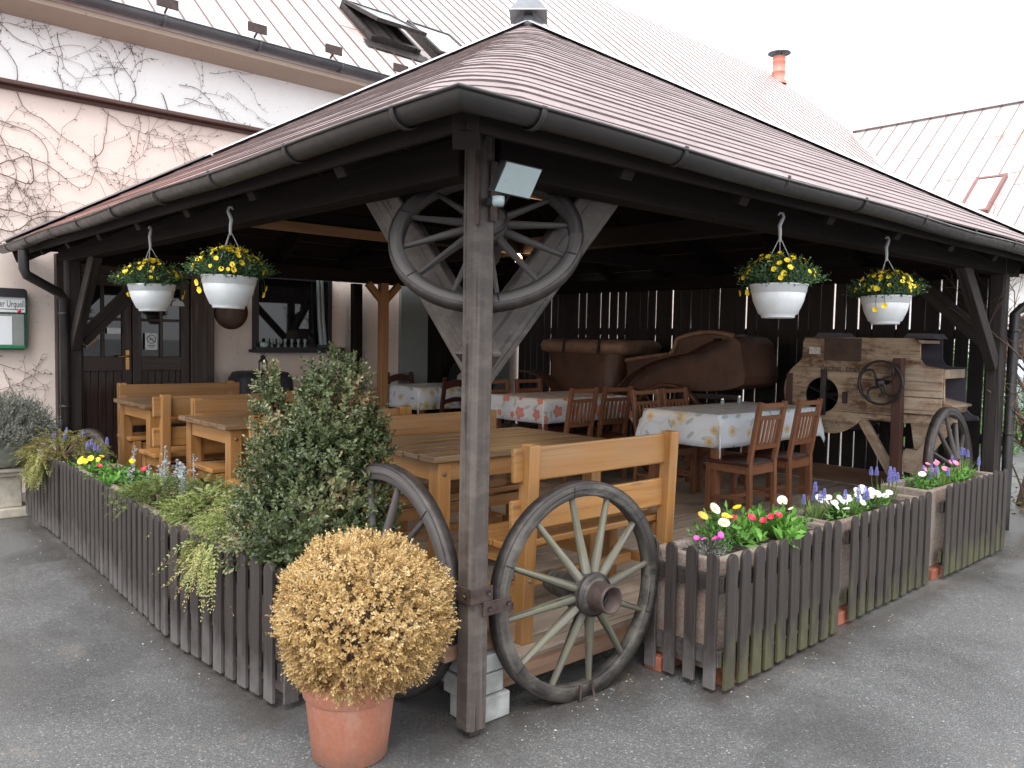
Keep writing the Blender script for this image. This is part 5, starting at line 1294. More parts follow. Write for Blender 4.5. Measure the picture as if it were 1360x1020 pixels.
# ---------------------------------------------------------------- green boxwood: several overlapping lobes of shoots
SR = np.array([.7436, -.6686, 0]); SF = np.array([.6686, .7436, 0])
bw = thing("boxwood_shrub", "tall dark green boxwood shrub with two crown tips growing in the left trough", "shrub", (-.215, .90, .52))
lobes = [  # right, forward, up, radius r, radius z
    (.04, .02, .44, .225, .24), (.07, .05, .66, .20, .19), (.09, .03, .82, .15, .16), (-.14, .06, .40, .20, .26), (-.21, .10, .64, .10, .17), (-.245, .12, .80, .05, .10),
    (-.25, .10, .28, .15, .18), (.20, .05, .30, .18, .22), (.245, .04, .56, .095, .13), (.14, .04, .62, .13, .16), (-.05, -.06, .22, .25, .22), (-.24, .0, .12, .18, .14), (.20, -.02, .14, .17, .15), (.02, -.08, .08, .22, .12), (-.02, .06, .60, .12, .12)]
B = []; DD = []; VV = []
for (a, f, u, r, rz) in lobes:
    m = int(4300 * r * (r + rz)) + 30
    d = unit(m); c = SR * a + SF * f + np.array([0, 0, u])
    lum = 1 + .14 * np.sin(d[:, 0] * 8 + a * 20) * np.sin(d[:, 2] * 7 + u * 9) + .06 * nr.normal(size=m)
    p = c + d * np.array([r, r, rz]) * (lum * np.where(nr.random(m) < .3, .62, .88))[:, None]
    B.append(p); DD.append(d * .8 + np.array([0, 0, .75]) + nr.normal(size=(m, 3)) * .3)
    patch = np.clip(np.sin(p @ np.array([9., 6., 4.]) + 1.3) * np.sin(p @ np.array([-4., 7., 8.])), -1, 1)
    VV.append(.40 + .18 * patch + .16 * nr.random(m) + (.36 * (a < -.18)) * nr.random(m) + .34 * (patch > .80) * nr.random(m))
B = np.concatenate(B); DD = np.concatenate(DD); VV = np.concatenate(VV)
mk("foliage", smesh("foliage", B, DD, .056, 11, .028, .58, .95, VV), 'box', bw, 0, False)
q = MB()
for k in range(60):
    a, f, u, r, rz = rng.choice(lobes); c = V(SR * a + SF * f + np.array([0, 0, u])); v = V(rng.gauss(0, 1), rng.gauss(0, 1), rng.gauss(.2, 1)).normalized()
    e_ = c + V(v.x * r * .45, v.y * r * .45, v.z * rz * .45); q.tube([(0, 0, 0), (e_.x * .35, e_.y * .35, e_.z * .5), e_], [.012, .007, .002], 5)
mk("stem", q, 'bark', bw, 0, False)

# ---------------------------------------------------------------- feathery junipers, conifer, ragwort, lavender
def sprays(pts, dirs, ln, nside, fine, var, droop=.3):
    """flat feathery sprays: a stem with short side leaves"""
    P = []; D = []; N = []; L = []; Vv = []
    for b, d, v in zip(pts, dirs, var):
        d = d / np.linalg.norm(d); l_ = ln * (.6 + .8 * nr.random()); side = np.cross(d, (0, 0, 1.)); side /= np.linalg.norm(side) + 1e-6; up = np.cross(side, d)
        roll = nr.normal() * .5; side = side * cos(roll) + up * sin(roll)
        for k in range(nside):
            t = (k + .5) / nside; p = b + d * l_ * t - np.array([0, 0, droop * l_ * t * t])
            for s_ in (-1, 1):
                P.append(p); D.append(d * .9 + s_ * side * .75 + nr.normal(size=3) * .22); N.append(up + nr.normal(size=3) * .4); L.append(fine * (1.15 - .6 * t) * (.7 + .6 * nr.random())); Vv.append(v + nr.normal() * .08 + .15 * t)
        P.append(b + d * l_ - np.array([0, 0, droop * l_])); D.append(d); N.append(up); L.append(fine * .6); Vv.append(v + .15)
    return P, D, N, np.array(L), Vv
def juniper(label, x, y, z, n, R, H, ln, mat, var, drape=None, name="juniper", seed=1, cat="juniper"):
    global nr
    keep = nr; nr = np.random.default_rng(seed)
    t = thing(name, label, cat, (x, y, z)); th = nr.random(n) * 2 * pi; r = np.sqrt(nr.random(n)) * R
    p = np.stack([np.cos(th) * r * .62, np.sin(th) * r, H * (1 - (r / R) ** 2) * nr.random(n)], 1)
    d = np.stack([np.cos(th) * .9, np.sin(th) * .9, .55 - .5 * r / R + nr.normal(size=n) * .2], 1) + nr.normal(size=(n, 3)) * .25
    v = var + nr.normal(size=n) * .12
    if drape:
        m, dx, dy, fall = drape; s_ = nr.random(m); th2 = nr.normal(size=m)
        q_ = np.stack([dx - .05 + .08 * nr.random(m) + 0 * s_, dy + th2 * .07 * (1.2 - s_ * .6), .04 - s_ * fall], 1)
        p = np.concatenate([p, q_]); d = np.concatenate([d, np.stack([-.35 + .2 * nr.normal(size=m), th2 * .35, -.65 + .3 * nr.normal(size=m)], 1)]); v = np.concatenate([v, var + .15 + nr.normal(size=m) * .12])
    P, D, N, L, Vv = sprays(p, d, ln, 11, .021, v)
    mk("foliage", leafmesh("foliage", P, D, N, L, np.array(L) * .42, np.array(Vv)), mat, t, 0, False)
    q = MB()
    for k in range(14):
        a = rng.random() * 6.28; q.tube([(0, 0, -.05), (cos(a) * R * .3, sin(a) * R * .4, H * .4), (cos(a) * R * .5, sin(a) * R * .85, H * .5)], [.008, .005, .002], 5)
    mk("stem", q, 'bark', t, 0, False); nr = keep; return t
juniper("bright golden-green juniper spilling over the pickets beside the boxwood", -.31, 1.42, .59, 340, .29, .15, .14, 'juni', .66, (120, -.25, -.10, .13), seed=3)
juniper("golden-green juniper lying low in the middle of the left troughs", -.28, 2.02, .58, 300, .30, .12, .12, 'juni', .58, None, seed=4)
juniper("darker green juniper at the left end of the junipers", -.34, 2.62, .58, 300, .30, .13, .12, 'juni', .36, None, seed=5)
juniper("small mid green juniper behind the silver ragwort stems", -.15, 2.32, .58, 150, .22, .16, .11, 'juni', .30, None, seed=6)
juniper("drooping brownish golden conifer over the farthest left pickets", -.33, 4.92, .60, 300, .42, .16, .13, 'gold', .52, (200, -.20, -.15, .14), "golden_conifer", 7, "conifer")
rg = thing("silver_ragwort", "silver-white ragwort with upright pale stems among the junipers", "ragwort", (-.20, 2.75, .53))
P = []; D = []; V2 = []; q = MB()
for k in range(20):
    x, y = nr.normal() * .05, nr.normal() * .24; h = .12 + .22 * nr.random() ** 1.2; lx, ly = nr.normal() * .03, nr.normal() * .03
    q.tube([(x, y, 0), (x + lx * .5, y + ly * .5, h * .5), (x + lx, y + ly, h)], .0028, 5)
    for j in range(12):
        f = .3 + .7 * j / 11; P.append((x + lx * f, y + ly * f, h * f)); a = j * 2.4
        D.append((cos(a), sin(a), .5))
        V2.append(.5 + nr.normal() * .2)
P = np.array(P); D = np.array(D)
mk("foliage", smesh("foliage", P, D, .022, 6, .017, .6, 1.0, np.array(V2)), 'silver', rg, 0, False); mk("stem", q, M['lightgrey'], rg, 0, False)
# stone pedestal, urn and lavender at the far left
UX, UY = -.66, 5.62
t = thing("stone_pedestal", "square pale stone pedestal at the far left end of the pickets", "pedestal", (UX, UY, 0))
q = MB(); q.box((UX, UY, .04), (.40, .40, .08)); mk("base", q, 'greystone', t, .01)
q = MB(); q.box((UX, UY, .215), (.29, .29, .27)); mk("shaft", q, 'greystone', t, .012)
q = MB(); q.box((UX, UY, .37), (.38, .38, .04)); q.box((UX, UY, .405), (.46, .46, .03)); mk("cap", q, 'greystone', t, .012)
q = MB(); q.lathe([(0, .421), (.16, .421), (.20, .44), (.27, .52), (.30, .60), (.315, .61), (.315, .63), (.285, .63), (.27, .58), (0, .58)], 44, 'z', (UX, UY, 0))
tag(mk("stone_urn", q, plain("mossy_grey_stone", (.26, .27, .22), .85, 0, .3, 12, .006)), "wide grey-green stone bowl on the pedestal holding the lavender", "urn")
lv = thing("lavender_bush", "round grey-green lavender bush in the stone bowl at the far left", "lavender", (UX, UY, .66))
n = 1700; th = nr.random(n) * 2 * pi; e_ = np.arccos(nr.random(n) * 1.15 - .15); d = np.stack([np.sin(e_) * np.cos(th), np.sin(e_) * np.sin(th), np.cos(e_)], 1)
bs = d * np.array([.40, .46, .32]) * (.72 + .18 * nr.random(n))[:, None]
mk("foliage", smesh("foliage", bs, d + np.array([0, 0, .75]) + nr.normal(size=(n, 3)) * .2, .12, 14, .036, .26, .75, .42 + nr.normal(size=n) * .18), 'lav', lv, 0, False)
q = MB()
for k in range(40):
    v = d[k]; q.tube([(0, 0, -.02), tuple(v * .2), tuple(v * np.array([.34, .38, .28]))], [.006, .004, .002], 5)
mk("stem", q, 'bark', lv, 0, False)

# ---------------------------------------------------------------- bedding plants
F_DAI = flower_mesh("daisy", 16, .024, .0085, .22, ('p_white', 'p_yellow'), .28); F_RED = flower_mesh("daisy", 22, .024, .009, .75, ('p_red', 'p_red'), .5)
F_YEL = flower_mesh("pansy", 5, .023, .028, .25, ('p_yellow', 'p_orange'), .15); F_ORA = flower_mesh("african_daisy", 16, .026, .0095, .18, ('p_orange', 'p_yellow'), .30)
F_AY = flower_mesh("african_daisy", 16, .023, .009, .18, ('p_yellow', 'p_eye'), .30); F_PIN = flower_mesh("ranunculus", 18, .028, .013, .7, ('p_pink', 'p_pink'), .45); F_WHI = flower_mesh("ranunculus", 20, .030, .014, .6, ('p_white', 'p_cream'), .40)
F_CAR = flower_mesh("carnation", 8, .017, .012, .30, ('p_mag', 'p_pink'), .2); F_CRE = flower_mesh("ranunculus", 18, .022, .012, .6, ('p_cream', 'p_yellow'), .4); F_PAL = flower_mesh("african_daisy", 16, .030, .010, .18, ('p_cream', 'p_orange'), .34)
CAMV = np.array(CAM)
def bedding(name, label, cat, x, y, z, nl, leafL, leafW, R, H, blooms, mat='green', rosette=True, var=.5, nleaf=7):
    t = thing(name, label, cat, (x, y, z)); n = nl; th = nr.random(n) * 6.283; r = np.sqrt(nr.random(n)) * R
    bs = np.stack([np.cos(th) * r, np.sin(th) * r, H * .35 * nr.random(n)], 1); d = np.stack([np.cos(th) * (.3 + r / R), np.sin(th) * (.3 + r / R), 1.1 + 0 * r], 1)
    mk("foliage", smesh("foliage", bs, d, H * .7, nleaf, leafL, leafW, 1.0, var + nr.normal(size=n) * .2), mat, t, 0, False)
    st = MB(); k = 0
    for me, cnt, hh in blooms:
        for i in range(cnt):
            a = rng.random() * 6.283; rr_ = R * (.25 + .8 * rng.random()); bx, by, bz = rr_ * cos(a), rr_ * sin(a), H * hh * (.85 + .4 * rng.random())
            st.tube([(bx * .02, by * .02, 0), (bx * .7, by * .7, bz * .6), (bx, by, bz)], .0022, 5)
            put_flower(me, t, (bx, by, bz), (-.35 + rng.gauss(0, .3), -.40 + rng.gauss(0, .3), .8), .85 + .3 * rng.random())
    mk("stem", st, mat, t, 0, False); return t
def muscari(label, x, y, z, n, R, hs=.15):
    t = thing("muscari", label, "muscari", (x, y, z), 0, "clumps of blue muscari"); m = 40
    th = nr.random(m) * 6.283; r = nr.random(m) * R * .5
    bs = np.stack([np.cos(th) * r, np.sin(th) * r, 0 * r], 1); d = np.stack([np.cos(th) * .55, np.sin(th) * .55, .9 + .3 * nr.random(m)], 1)
    mk("foliage", leafmesh("foliage", bs, d, d * [-1, -1, 0] + [0, 0, .6], .10 + .08 * nr.random(m), .008, .4 + .5 * nr.random(m), .1), 'grass', t, 0, False)
    for k in range(n):
        a = rng.random() * 6.283; b = R * rng.random() ** .6; x1, y1 = b * cos(a), b * sin(a); h = hs * rng.uniform(.7, 1.25); q = MB()
        q.tube([(x1 * .6, y1 * .6, 0), (x1 * .9, y1 * .9, h * .6), (x1, y1, h)], .0025, 5, mi=1)
        for j in range(7):
            zz = h - .018 + .0085 * j; rr_ = .011 * (1 - (j / 7) ** 2 * .75)
            for i in range(6):
                an = 6.283 * (i + .5 * (j % 2)) / 6; c = V(x1 + rr_ * cos(an), y1 + rr_ * sin(an), zz); e_ = .0052 * (1 - .3 * j / 7)
                q.add([c + V(e_, 0, 0), c + V(0, e_, 0), c + V(-e_, 0, 0), c + V(0, -e_, 0), c + V(0, 0, e_), c - V(0, 0, e_)], [(0, 1, 4), (1, 2, 4), (2, 3, 4), (3, 0, 4), (1, 0, 5), (2, 1, 5), (3, 2, 5), (0, 3, 5)], None, True, 0)
        mk("flower_spike", q, ['p_blue', 'grass'], t, 0, False)
    return t
ZL, ZR_ = .535, .565
muscari("blue muscari behind the drooping golden conifer", -.26, 5.20, ZL + .02, 6, .16, .15)
muscari("blue muscari beside the yellow pansies", -.19, 4.52, ZL + .02, 7, .10, .14)
bedding("yellow_pansy", "clump of yellow pansies in the left trough", "pansy", -.30, 4.20, ZL, 26, .045, .5, .13, .09, [(F_YEL, 8, .9)])
bedding("yellow_primrose", "single small yellow bloom right of the pansies", "primrose", -.22, 3.86, ZL, 16, .05, .4, .10, .09, [(F_YEL, 1, 1.0)])
bedding("red_daisy", "bright green clump with red daisies left of the silver ragwort", "daisy", -.30, 3.48, ZL, 34, .065, .45, .16, .10, [(F_RED, 3, 1.15)])
bedding("red_daisy", "grey-green clump with one red daisy next to the silver ragwort", "daisy", -.22, 3.18, ZL, 30, .055, .4, .14, .11, [(F_RED, 1, 1.1)], 'green', True, .25)
bedding("magenta_carnation", "small grey-green carnation with magenta blooms by the front wheel", "carnation", 1.27, -.22, ZR_, 70, .028, .16, .085, .075, [(F_CAR, 6, 1.2)], 'lav', True, .5, 9)
bedding("african_daisy", "african daisies with yellow and orange heads on tall stems", "african daisy", 1.50, -.16, ZR_, 40, .05, .28, .10, .13, [(F_AY, 2, 1.45), (F_ORA, 2, 1.2), (F_PAL, 2, 1.25)], 'green', True, .2)
bedding("red_daisy", "large bright green clump with red daisies in the nearest right trough", "daisy", 1.74, -.21, ZR_, 52, .085, .42, .17, .13, [(F_RED, 5, 1.05)], 'green', True, .62)
bedding("white_ranunculus", "white and cream ranunculus behind the red daisies", "ranunculus", 2.05, -.16, ZR_, 34, .05, .5, .11, .11, [(F_WHI, 1, 1.4), (F_CRE, 2, 1.25)], 'green', True, .3)
muscari("blue muscari at the near end of the second right trough", 2.52, -.12, ZR_ - .015, 5, .10, .16)
bedding("white_daisy", "clump of white daisies nearest in the second right trough", "daisy", 2.70, -.18, ZR_ - .015, 30, .045, .4, .14, .08, [(F_DAI, 16, 1.25)], 'green', True, .5)
muscari("blue muscari standing between the two white daisy clumps", 2.80, -.20, ZR_ - .015, 6, .13, .14)
bedding("white_daisy", "clump of white daisies farther back in the second right trough", "daisy", 3.12, -.14, ZR_ - .015, 32, .045, .4, .14, .08, [(F_DAI, 17, 1.25)], 'green', True, .5)
muscari("tall blue muscari at the far end of the second right trough", 3.45, -.12, ZR_ - .015, 9, .13, .18)
bedding("white_ranunculus", "single white ranunculus at the near end of the farthest right trough", "ranunculus", 4.05, -.12, ZR_ + .015, 16, .045, .5, .08, .08, [(F_WHI, 1, 1.2)])
bedding("pink_ranunculus", "pink ranunculus with bright leaves in the farthest right trough", "ranunculus", 4.34, -.14, ZR_ + .015, 34, .05, .45, .14, .09, [(F_PIN, 4, 1.15)], 'green', True, .55)
bedding("pink_ranunculus", "second pink ranunculus near the far end of the farthest right trough", "ranunculus", 4.66, -.10, ZR_ + .015, 30, .05, .45, .13, .09, [(F_PIN, 4, 1.2)], 'green', True, .55)
muscari("blue muscari in front of the pink ranunculus", 4.22, -.20, ZR_ + .015, 6, .13, .10)
muscari("blue muscari with grassy leaves at the far end of the right troughs", 4.95, -.10, ZR_ + .015, 5, .12, .16)

# ---------------------------------------------------------------- old winnowing machine
WM = thing("winnowing_machine", "old plank winnowing machine with a cast iron flywheel by the slatted wall", "winnowing machine", (5.75, 1.0, DZ))
YZ = lambda a, b, d: (d, a, b)
def curve(p, q, c, n=7): return [((1 - t) ** 2 * p[0] + 2 * t * (1 - t) * c[0] + t * t * q[0], (1 - t) ** 2 * p[1] + 2 * t * (1 - t) * c[1] + t * t * q[1]) for t in [i / n for i in range(n + 1)]]
side = [(1.61, 1.67), (.50, 1.67), (.495, 1.50)] + curve((.49, 1.48), (.42, 1.42), (.48, 1.43), 5) + [(.30, 1.415), (.285, 1.40)] + [(.275, 1.08)] + curve((.27, 1.05), (.17, .975), (.25, .985), 5) + [(.16, .94), (.55, .905), (.97, .91)] + curve((1.0, .90), (1.29, .745), (1.14, .75), 6) + curve((1.31, .745), (1.79, 1.06), (1.72, .77), 8) + curve((1.80, 1.12), (1.66, 1.41), (1.80, 1.32), 6) + [(1.615, 1.46)]
def hole_panel(x0, x1, outline, hc, hr, name, mat):
    """panel with a round fan opening: ring of quads from hole to outline"""
    n = 96; q = MB(); ins = []; outs = []
    for k in range(n):
        t = 2 * pi * k / n; dx, dy = cos(t), sin(t); ins.append((hc[0] + hr * dx, hc[1] + hr * dy))
        best = None
        for i in range(len(outline)):
            (ax, ay), (bx, by) = outline[i], outline[(i + 1) % len(outline)]
            ex, ey = bx - ax, by - ay; den = dx * ey - dy * ex
            if abs(den) < 1e-9: continue
            s_ = ((ax - hc[0]) * ey - (ay - hc[1]) * ex) / den; u_ = ((ax - hc[0]) * dy - (ay - hc[1]) * dx) / den
            if s_ > 0 and -1e-6 <= u_ <= 1 + 1e-6: best = max(best or 0, s_)
        outs.append((hc[0] + best * dx, hc[1] + best * dy))
    for x in (x0, x1):
        vs = [YZ(*p, x) for p in ins] + [YZ(*p, x) for p in outs]; fs = [(k, (k + 1) % n, n + (k + 1) % n, n + k) for k in range(n)]
        uv = [[((ins + outs)[i][0] * 1.0, (ins + outs)[i][1] * 1.0) for i in f] for f in fs]; q.add(vs, fs, uv)
    for ring_ in (ins, outs):
        vs = [YZ(*p, x0) for p in ring_] + [YZ(*p, x1) for p in ring_]; q.add(vs, [(k, (k + 1) % n, n + (k + 1) % n, n + k) for k in range(n)])
    return mk(name, q, mat, WM)
hole_panel(5.50, 5.525, side, (1.40, 1.11), .17, "side_panel", 'machine')
q = MB(); q.prism([p for p in side], YZ, 6.0, 6.025); mk("side_panel", q, 'bluewood', WM)
# plank seams, added planks and battens on the side
q = MB()
for z in (1.52, 1.375, 1.22, 1.10, .985): q.bar((5.4985, .30 if z < 1.4 else .52, z + .006), (5.4985, 1.70 if z > 1.3 else 1.22 if z < 1.25 else 1.76, z), .002, .009, (1, 0, 0))
mk("plank_seam", q, 'black', WM)
q = MB(); q.box((5.494, 1.205, 1.555), (.012, .36, .215)); mk("iron_plate", q, plain("dark_brown_plate", (.075, .045, .032), .7, 0, .25, 12), WM, .001)
q = MB(); q.bar((5.494, .29, 1.345), (5.494, .62, 1.345), .010, .12); q.bar((5.494, .29, 1.215), (5.494, .62, 1.215), .010, .13); q.bar((5.494, .29, 1.07), (5.494, .62, 1.07), .010, .14); q2 = mk("added_boards", q, 'machine_pale', WM, .003)
q = MB(); q.box((5.4945, 1.485, 1.54), (.004, .115, .07)); mk("torn_label", q, plain("torn_paper", (.60, .58, .53), .9, 0, .25, 40), WM)
for ya, za, zb, m_ in ((1.735, 1.31, 1.0, 'machine_red'), (1.375, 1.36, .92, 'cast')):
    q = MB(); q.bar((5.485, ya, za), (5.485, ya, zb), .03, .055, (0, 1, 0)); mk("batten", q, m_, WM, .004)
q = MB(); q.bar((5.488, 1.16, 1.155), (5.488, 1.16, 1.045), .024, .04, (0, 1, 0)); mk("latch", q, 'cast', WM, .003)
text("ORIGINAL - EXNER", (5.4965, 1.41, 1.365), .056, (pi / 2, 0, -pi / 2), 'black', WM, .0008, sx=(.80, 1.2))
# fan drum, inner decks, hoppers
q = MB(); n = 40; vs = []
for x in (5.53, 5.99):
    for k in range(n): t = 2 * pi * k / n; vs.append((x, 1.40 + .26 * cos(t), 1.11 + .26 * sin(t)))
q.add(vs, [(k, (k + 1) % n, n + (k + 1) % n, n + k) for k in range(n)], None, True); mk("fan_drum", q, 'slat', WM)
for k in range(4):
    a = .4 + k * pi / 2; q = MB(); q.bar((5.76, 1.40 + .05 * cos(a), 1.11 + .05 * sin(a)), (5.76, 1.40 + .22 * cos(a), 1.11 + .22 * sin(a)), .40, .012, (cos(a + 1.57) * 0, -sin(a), cos(a))); mk("fan_blade", q, 'slat', WM)
q = MB(); q.bar((5.7625, .52, 1.64), (5.7625, 1.60, 1.64), .47, .03); q.bar((5.7625, .22, 1.075), (5.7625, .62, 1.16), .47, .02); q.bar((5.7625, .30, 1.40), (5.7625, .30, 1.32), .47, .02, (0, 1, 0)); mk("deck_board", q, 'machine_pale', WM, .003)
q = MB(); q.bar((5.7625, .255, 1.035), (5.7625, .50, 1.10), .46, .05); mk("sieve_lip", q, 'machine_pale', WM, .003)
for ya in (1.42, .56):
    q = MB(); q.prism([(ya - .14, 0), (ya + .14, 0), (ya + .10, .045), (ya - .10, .045)], lambda a, b, d: (d, a, 1.671 + b), 5.62, 5.92); mk("hopper_lip", q, 'bluewood', WM, .003)
for x in (5.55, 5.96):
    q = MB(); q.bar((x, 1.02, .92), (x, .55, DZ), .05, .085); q2_ = mk("leg", q, 'machine_pale' if x < 5.8 else 'slat', WM, .004)
    q = MB(); q.bar((x, .36, .92), (x, .40, DZ), .05, .08, (0, 1, 0)); mk("leg", q, 'slat', WM, .004)
q = MB(); q.prism([(.30, .92), (.56, .91), (.52, .68), (.44, .66)], YZ, 5.53, 5.80); mk("grain_chute", q, 'machine_pale', WM, .004)
q = MB(); q.prism([(.60, .66), (.40, .68), (.46, .45), (.62, .47)], YZ, 5.50, 5.53); q.prism([(.60, .66), (.40, .68), (.46, .45), (.62, .47)], YZ, 5.72, 5.75); q.bar((5.625, .50, .67), (5.625, .50, .55), .19, .2, (0, 1, 0)); mk("spout", q, 'machine_pale', WM, .004)
q = MB(); q.bar((5.51, .25, .91), (5.51, .55, .47), .03, .11, (0, .6, .6)); mk("spout_board", q, 'machine_pale', WM, .003)
q = MB(); q.bar((5.43, .63, DZ), (5.43, .645, 1.49), .075, .085, (0, 1, 0)); mk("stand_post", q, 'machine_red', WM, .006)
FW = MB(); FW.lathe([(.185, -.012), (.205, -.012), (.205, .012), (.185, .012)], 48, 'x', (5.355, .77, 1.265), True)
for k in range(4):
    a = .5 + k * pi / 2; pts = []
    for i in range(9):
        f = i / 8; rr_ = .03 + .16 * f; an = a + .9 * sin(f * pi) * .55; pts.append((5.355, .77 + rr_ * cos(an), 1.265 + rr_ * sin(an)))
    FW.tube(pts, [.016, .015, .013, .012, .011, .011, .011, .012, .013], 8)
FW.lathe([(0, -.06), (.02, -.06), (.022, -.03), (.038, -.026), (.038, .03), (.022, .035), (.022, .14)], 20, 'x', (5.355, .77, 1.265)); fl = mk("flywheel", FW, 'cast', WM)
q = MB(); q.tube([(5.30, .77, 1.265), (5.29, .72, 1.19), (5.27, .70, 1.16)], .011, 8); q.tube([(5.275, .70, 1.16), (5.19, .70, 1.16)], .015, 10); mk("crank", q, 'cast', fl)
# ---------------------------------------------------------------- two old carriages
CL = thing("carriage", "old brown carriage with a rolled tan seat top, left of the other carriage", "carriage", (5.3, 4.2, DZ), 0, "old carriages by the slatted wall")
def loft(mb, rings):
    n = len(rings[0]); vs = [p for r in rings for p in r]
    mb.add(vs, [(i * n + k, i * n + (k + 1) % n, (i + 1) * n + (k + 1) % n, (i + 1) * n + k) for i in range(len(rings) - 1) for k in range(n)], None, True)
    mb.add(rings[-1], [tuple(range(n))]); mb.add(rings[0], [tuple(reversed(range(n)))])
def rect_ring(cx, cy, hx, hy, z, p=.35, n=32):
    o = []
    for k in range(n):
        t = 2 * pi * k / n; c, s_ = cos(t), sin(t); o.append((cx + hx * (abs(c) ** p) * (1 if c > 0 else -1), cy + hy * (abs(s_) ** p) * (1 if s_ > 0 else -1), z))
    return o
q = MB(); loft(q, [rect_ring(5.42, 4.25, .34, .50, .72), rect_ring(5.42, 4.25, .37, .56, .95), rect_ring(5.42, 4.24, .36, .55, 1.15), rect_ring(5.42, 4.23, .38, .59, 1.44)]); mk("body", q, 'leather', CL)
q = MB(); loft(q, [rect_ring(5.42, 4.23, .40, .62, 1.44), rect_ring(5.42, 4.23, .46, .67, 1.47), rect_ring(5.42, 4.23, .48, .68, 1.53), rect_ring(5.42, 4.23, .45, .66, 1.585), rect_ring(5.42, 4.23, .35, .58, 1.61)]); mk("seat_roll", q, 'leather_tan', CL)
for ya in (4.38, 3.82):
    q = MB(); q.bar((4.935, ya, 1.44), (4.935, ya - .02, 1.61), .012, .03, (0, 1, 0)); q.bar((4.94, ya - .02, 1.617), (5.8, ya - .02, 1.617), .03, .012); mk("strap", q, 'black', CL)
def fender(parent, pts, w_, x0):
    q = MB(); vs = []; m = len(pts)
    for y, z in pts: vs += [(x0, y, z), (x0 + w_, y, z), (x0, y, z - .018), (x0 + w_, y, z - .018)]
    fs = []
    for i in range(m - 1):
        o = 4 * i; fs += [(o, o + 1, o + 5, o + 4), (o + 2, o + 6, o + 7, o + 3), (o, o + 4, o + 6, o + 2), (o + 1, o + 3, o + 7, o + 5)]
    q.add(vs, fs, None, True); return mk("fender", q, 'leather', parent, .003)
fender(CL, curve((5.10, 1.20), (4.45, .95), (4.70, 1.22), 10), .22, 4.88)
def small_wheel(parent, x, y, z, R, ns=12):
    q = MB(); q.lathe([(R - .045, -.022), (R, -.022), (R, .022), (R - .045, .022)], 48, 'x', (x, y, z), True); w0 = mk("wheel", q, 'leather', parent)
    for k in range(ns):
        a = 2 * pi * k / ns; q = MB(); q.tube([(x, y + .05 * cos(a), z + .05 * sin(a)), (x, y + (R - .04) * cos(a), z + (R - .04) * sin(a))], [.014, .011], 7, False); mk("spoke", q, 'leather', w0)
    q = MB(); q.lathe([(0, -.08), (.035, -.08), (.055, -.03), (.055, .04), (.03, .09)], 18, 'x', (x, y, z)); mk("hub", q, 'leather', w0); return w0
small_wheel(CL, 5.0, 4.95, DZ + .40, .40); small_wheel(CL, 5.0, 3.85, DZ + .40, .40)
q = MB(); q.bar((5.0, 4.95, DZ + .40), (5.85, 4.95, DZ + .40), .05, .05); q.bar((5.0, 3.85, DZ + .40), (5.85, 3.85, DZ + .40), .05, .05); q.bar((5.42, 5.0, .69), (5.42, 3.8, .69), .3, .06); mk("axle", q, 'slat', CL, .004)
CR = thing("carriage", "old brown carriage with a high curved back and sweeping fender, next to the old machine", "carriage", (5.3, 2.9, DZ), 0, "old carriages by the slatted wall")
prof = [(3.60, 1.36), (3.53, 1.385), (3.10, 1.44)] + curve((2.98, 1.45), (2.90, 1.60), (2.92, 1.48), 5) + curve((2.88, 1.62), (2.20, 1.66), (2.55, 1.74), 8) + [(2.12, 1.60), (2.05, 1.26)] + curve((2.07, 1.18), (2.75, 1.08), (2.25, 1.08), 6) + [(3.40, 1.05), (3.56, 1.08)]
q = MB(); q.prism(prof, YZ, 5.18, 5.82); mk("body", q, 'leather', CR, .02)
edge = curve((2.98, 1.45), (2.90, 1.60), (2.92, 1.48), 5) + curve((2.88, 1.62), (2.20, 1.66), (2.55, 1.74), 10)
q = MB(); q.tube([(5.17, y, z + .012) for y, z in edge], .026, 10); q.tube([(5.17, y, z + .008) for y, z in ((3.60, 1.365), (3.4, 1.40), (3.10, 1.44), (3.0, 1.452))], .024, 10); mk("padded_edge", q, 'leather_tan', CR)
for k in range(13):
    f = k / 12; q = MB(); q.lathe([(0, -.006), (.008, -.004), (.010, 0)], 8, 'x', (5.145, 3.58 - .56 * f, 1.372 + .078 * f)); mk("stud", q, 'leather_tan', CR)
fender(CR, curve((3.62, .98), (2.62, 1.50), (3.42, 1.38), 12) + curve((2.58, 1.52), (2.30, 1.64), (2.42, 1.60), 4), .16, 4.98)
small_wheel(CR, 5.02, 2.88, DZ + .47, .52, 14); small_wheel(CR, 5.02, 3.75, DZ + .36, .36)
q = MB(); q.bar((5.02, 2.88, DZ + .47), (5.85, 2.88, DZ + .47), .05, .05); q.bar((5.02, 3.75, DZ + .36), (5.85, 3.75, DZ + .36), .05, .05); q.bar((5.5, 3.8, .80), (5.5, 2.2, .95), .3, .06); q.bar((5.12, 2.05, 1.05), (5.12, 2.8, 1.03), .04, .05); mk("axle", q, 'slat', CR, .004)

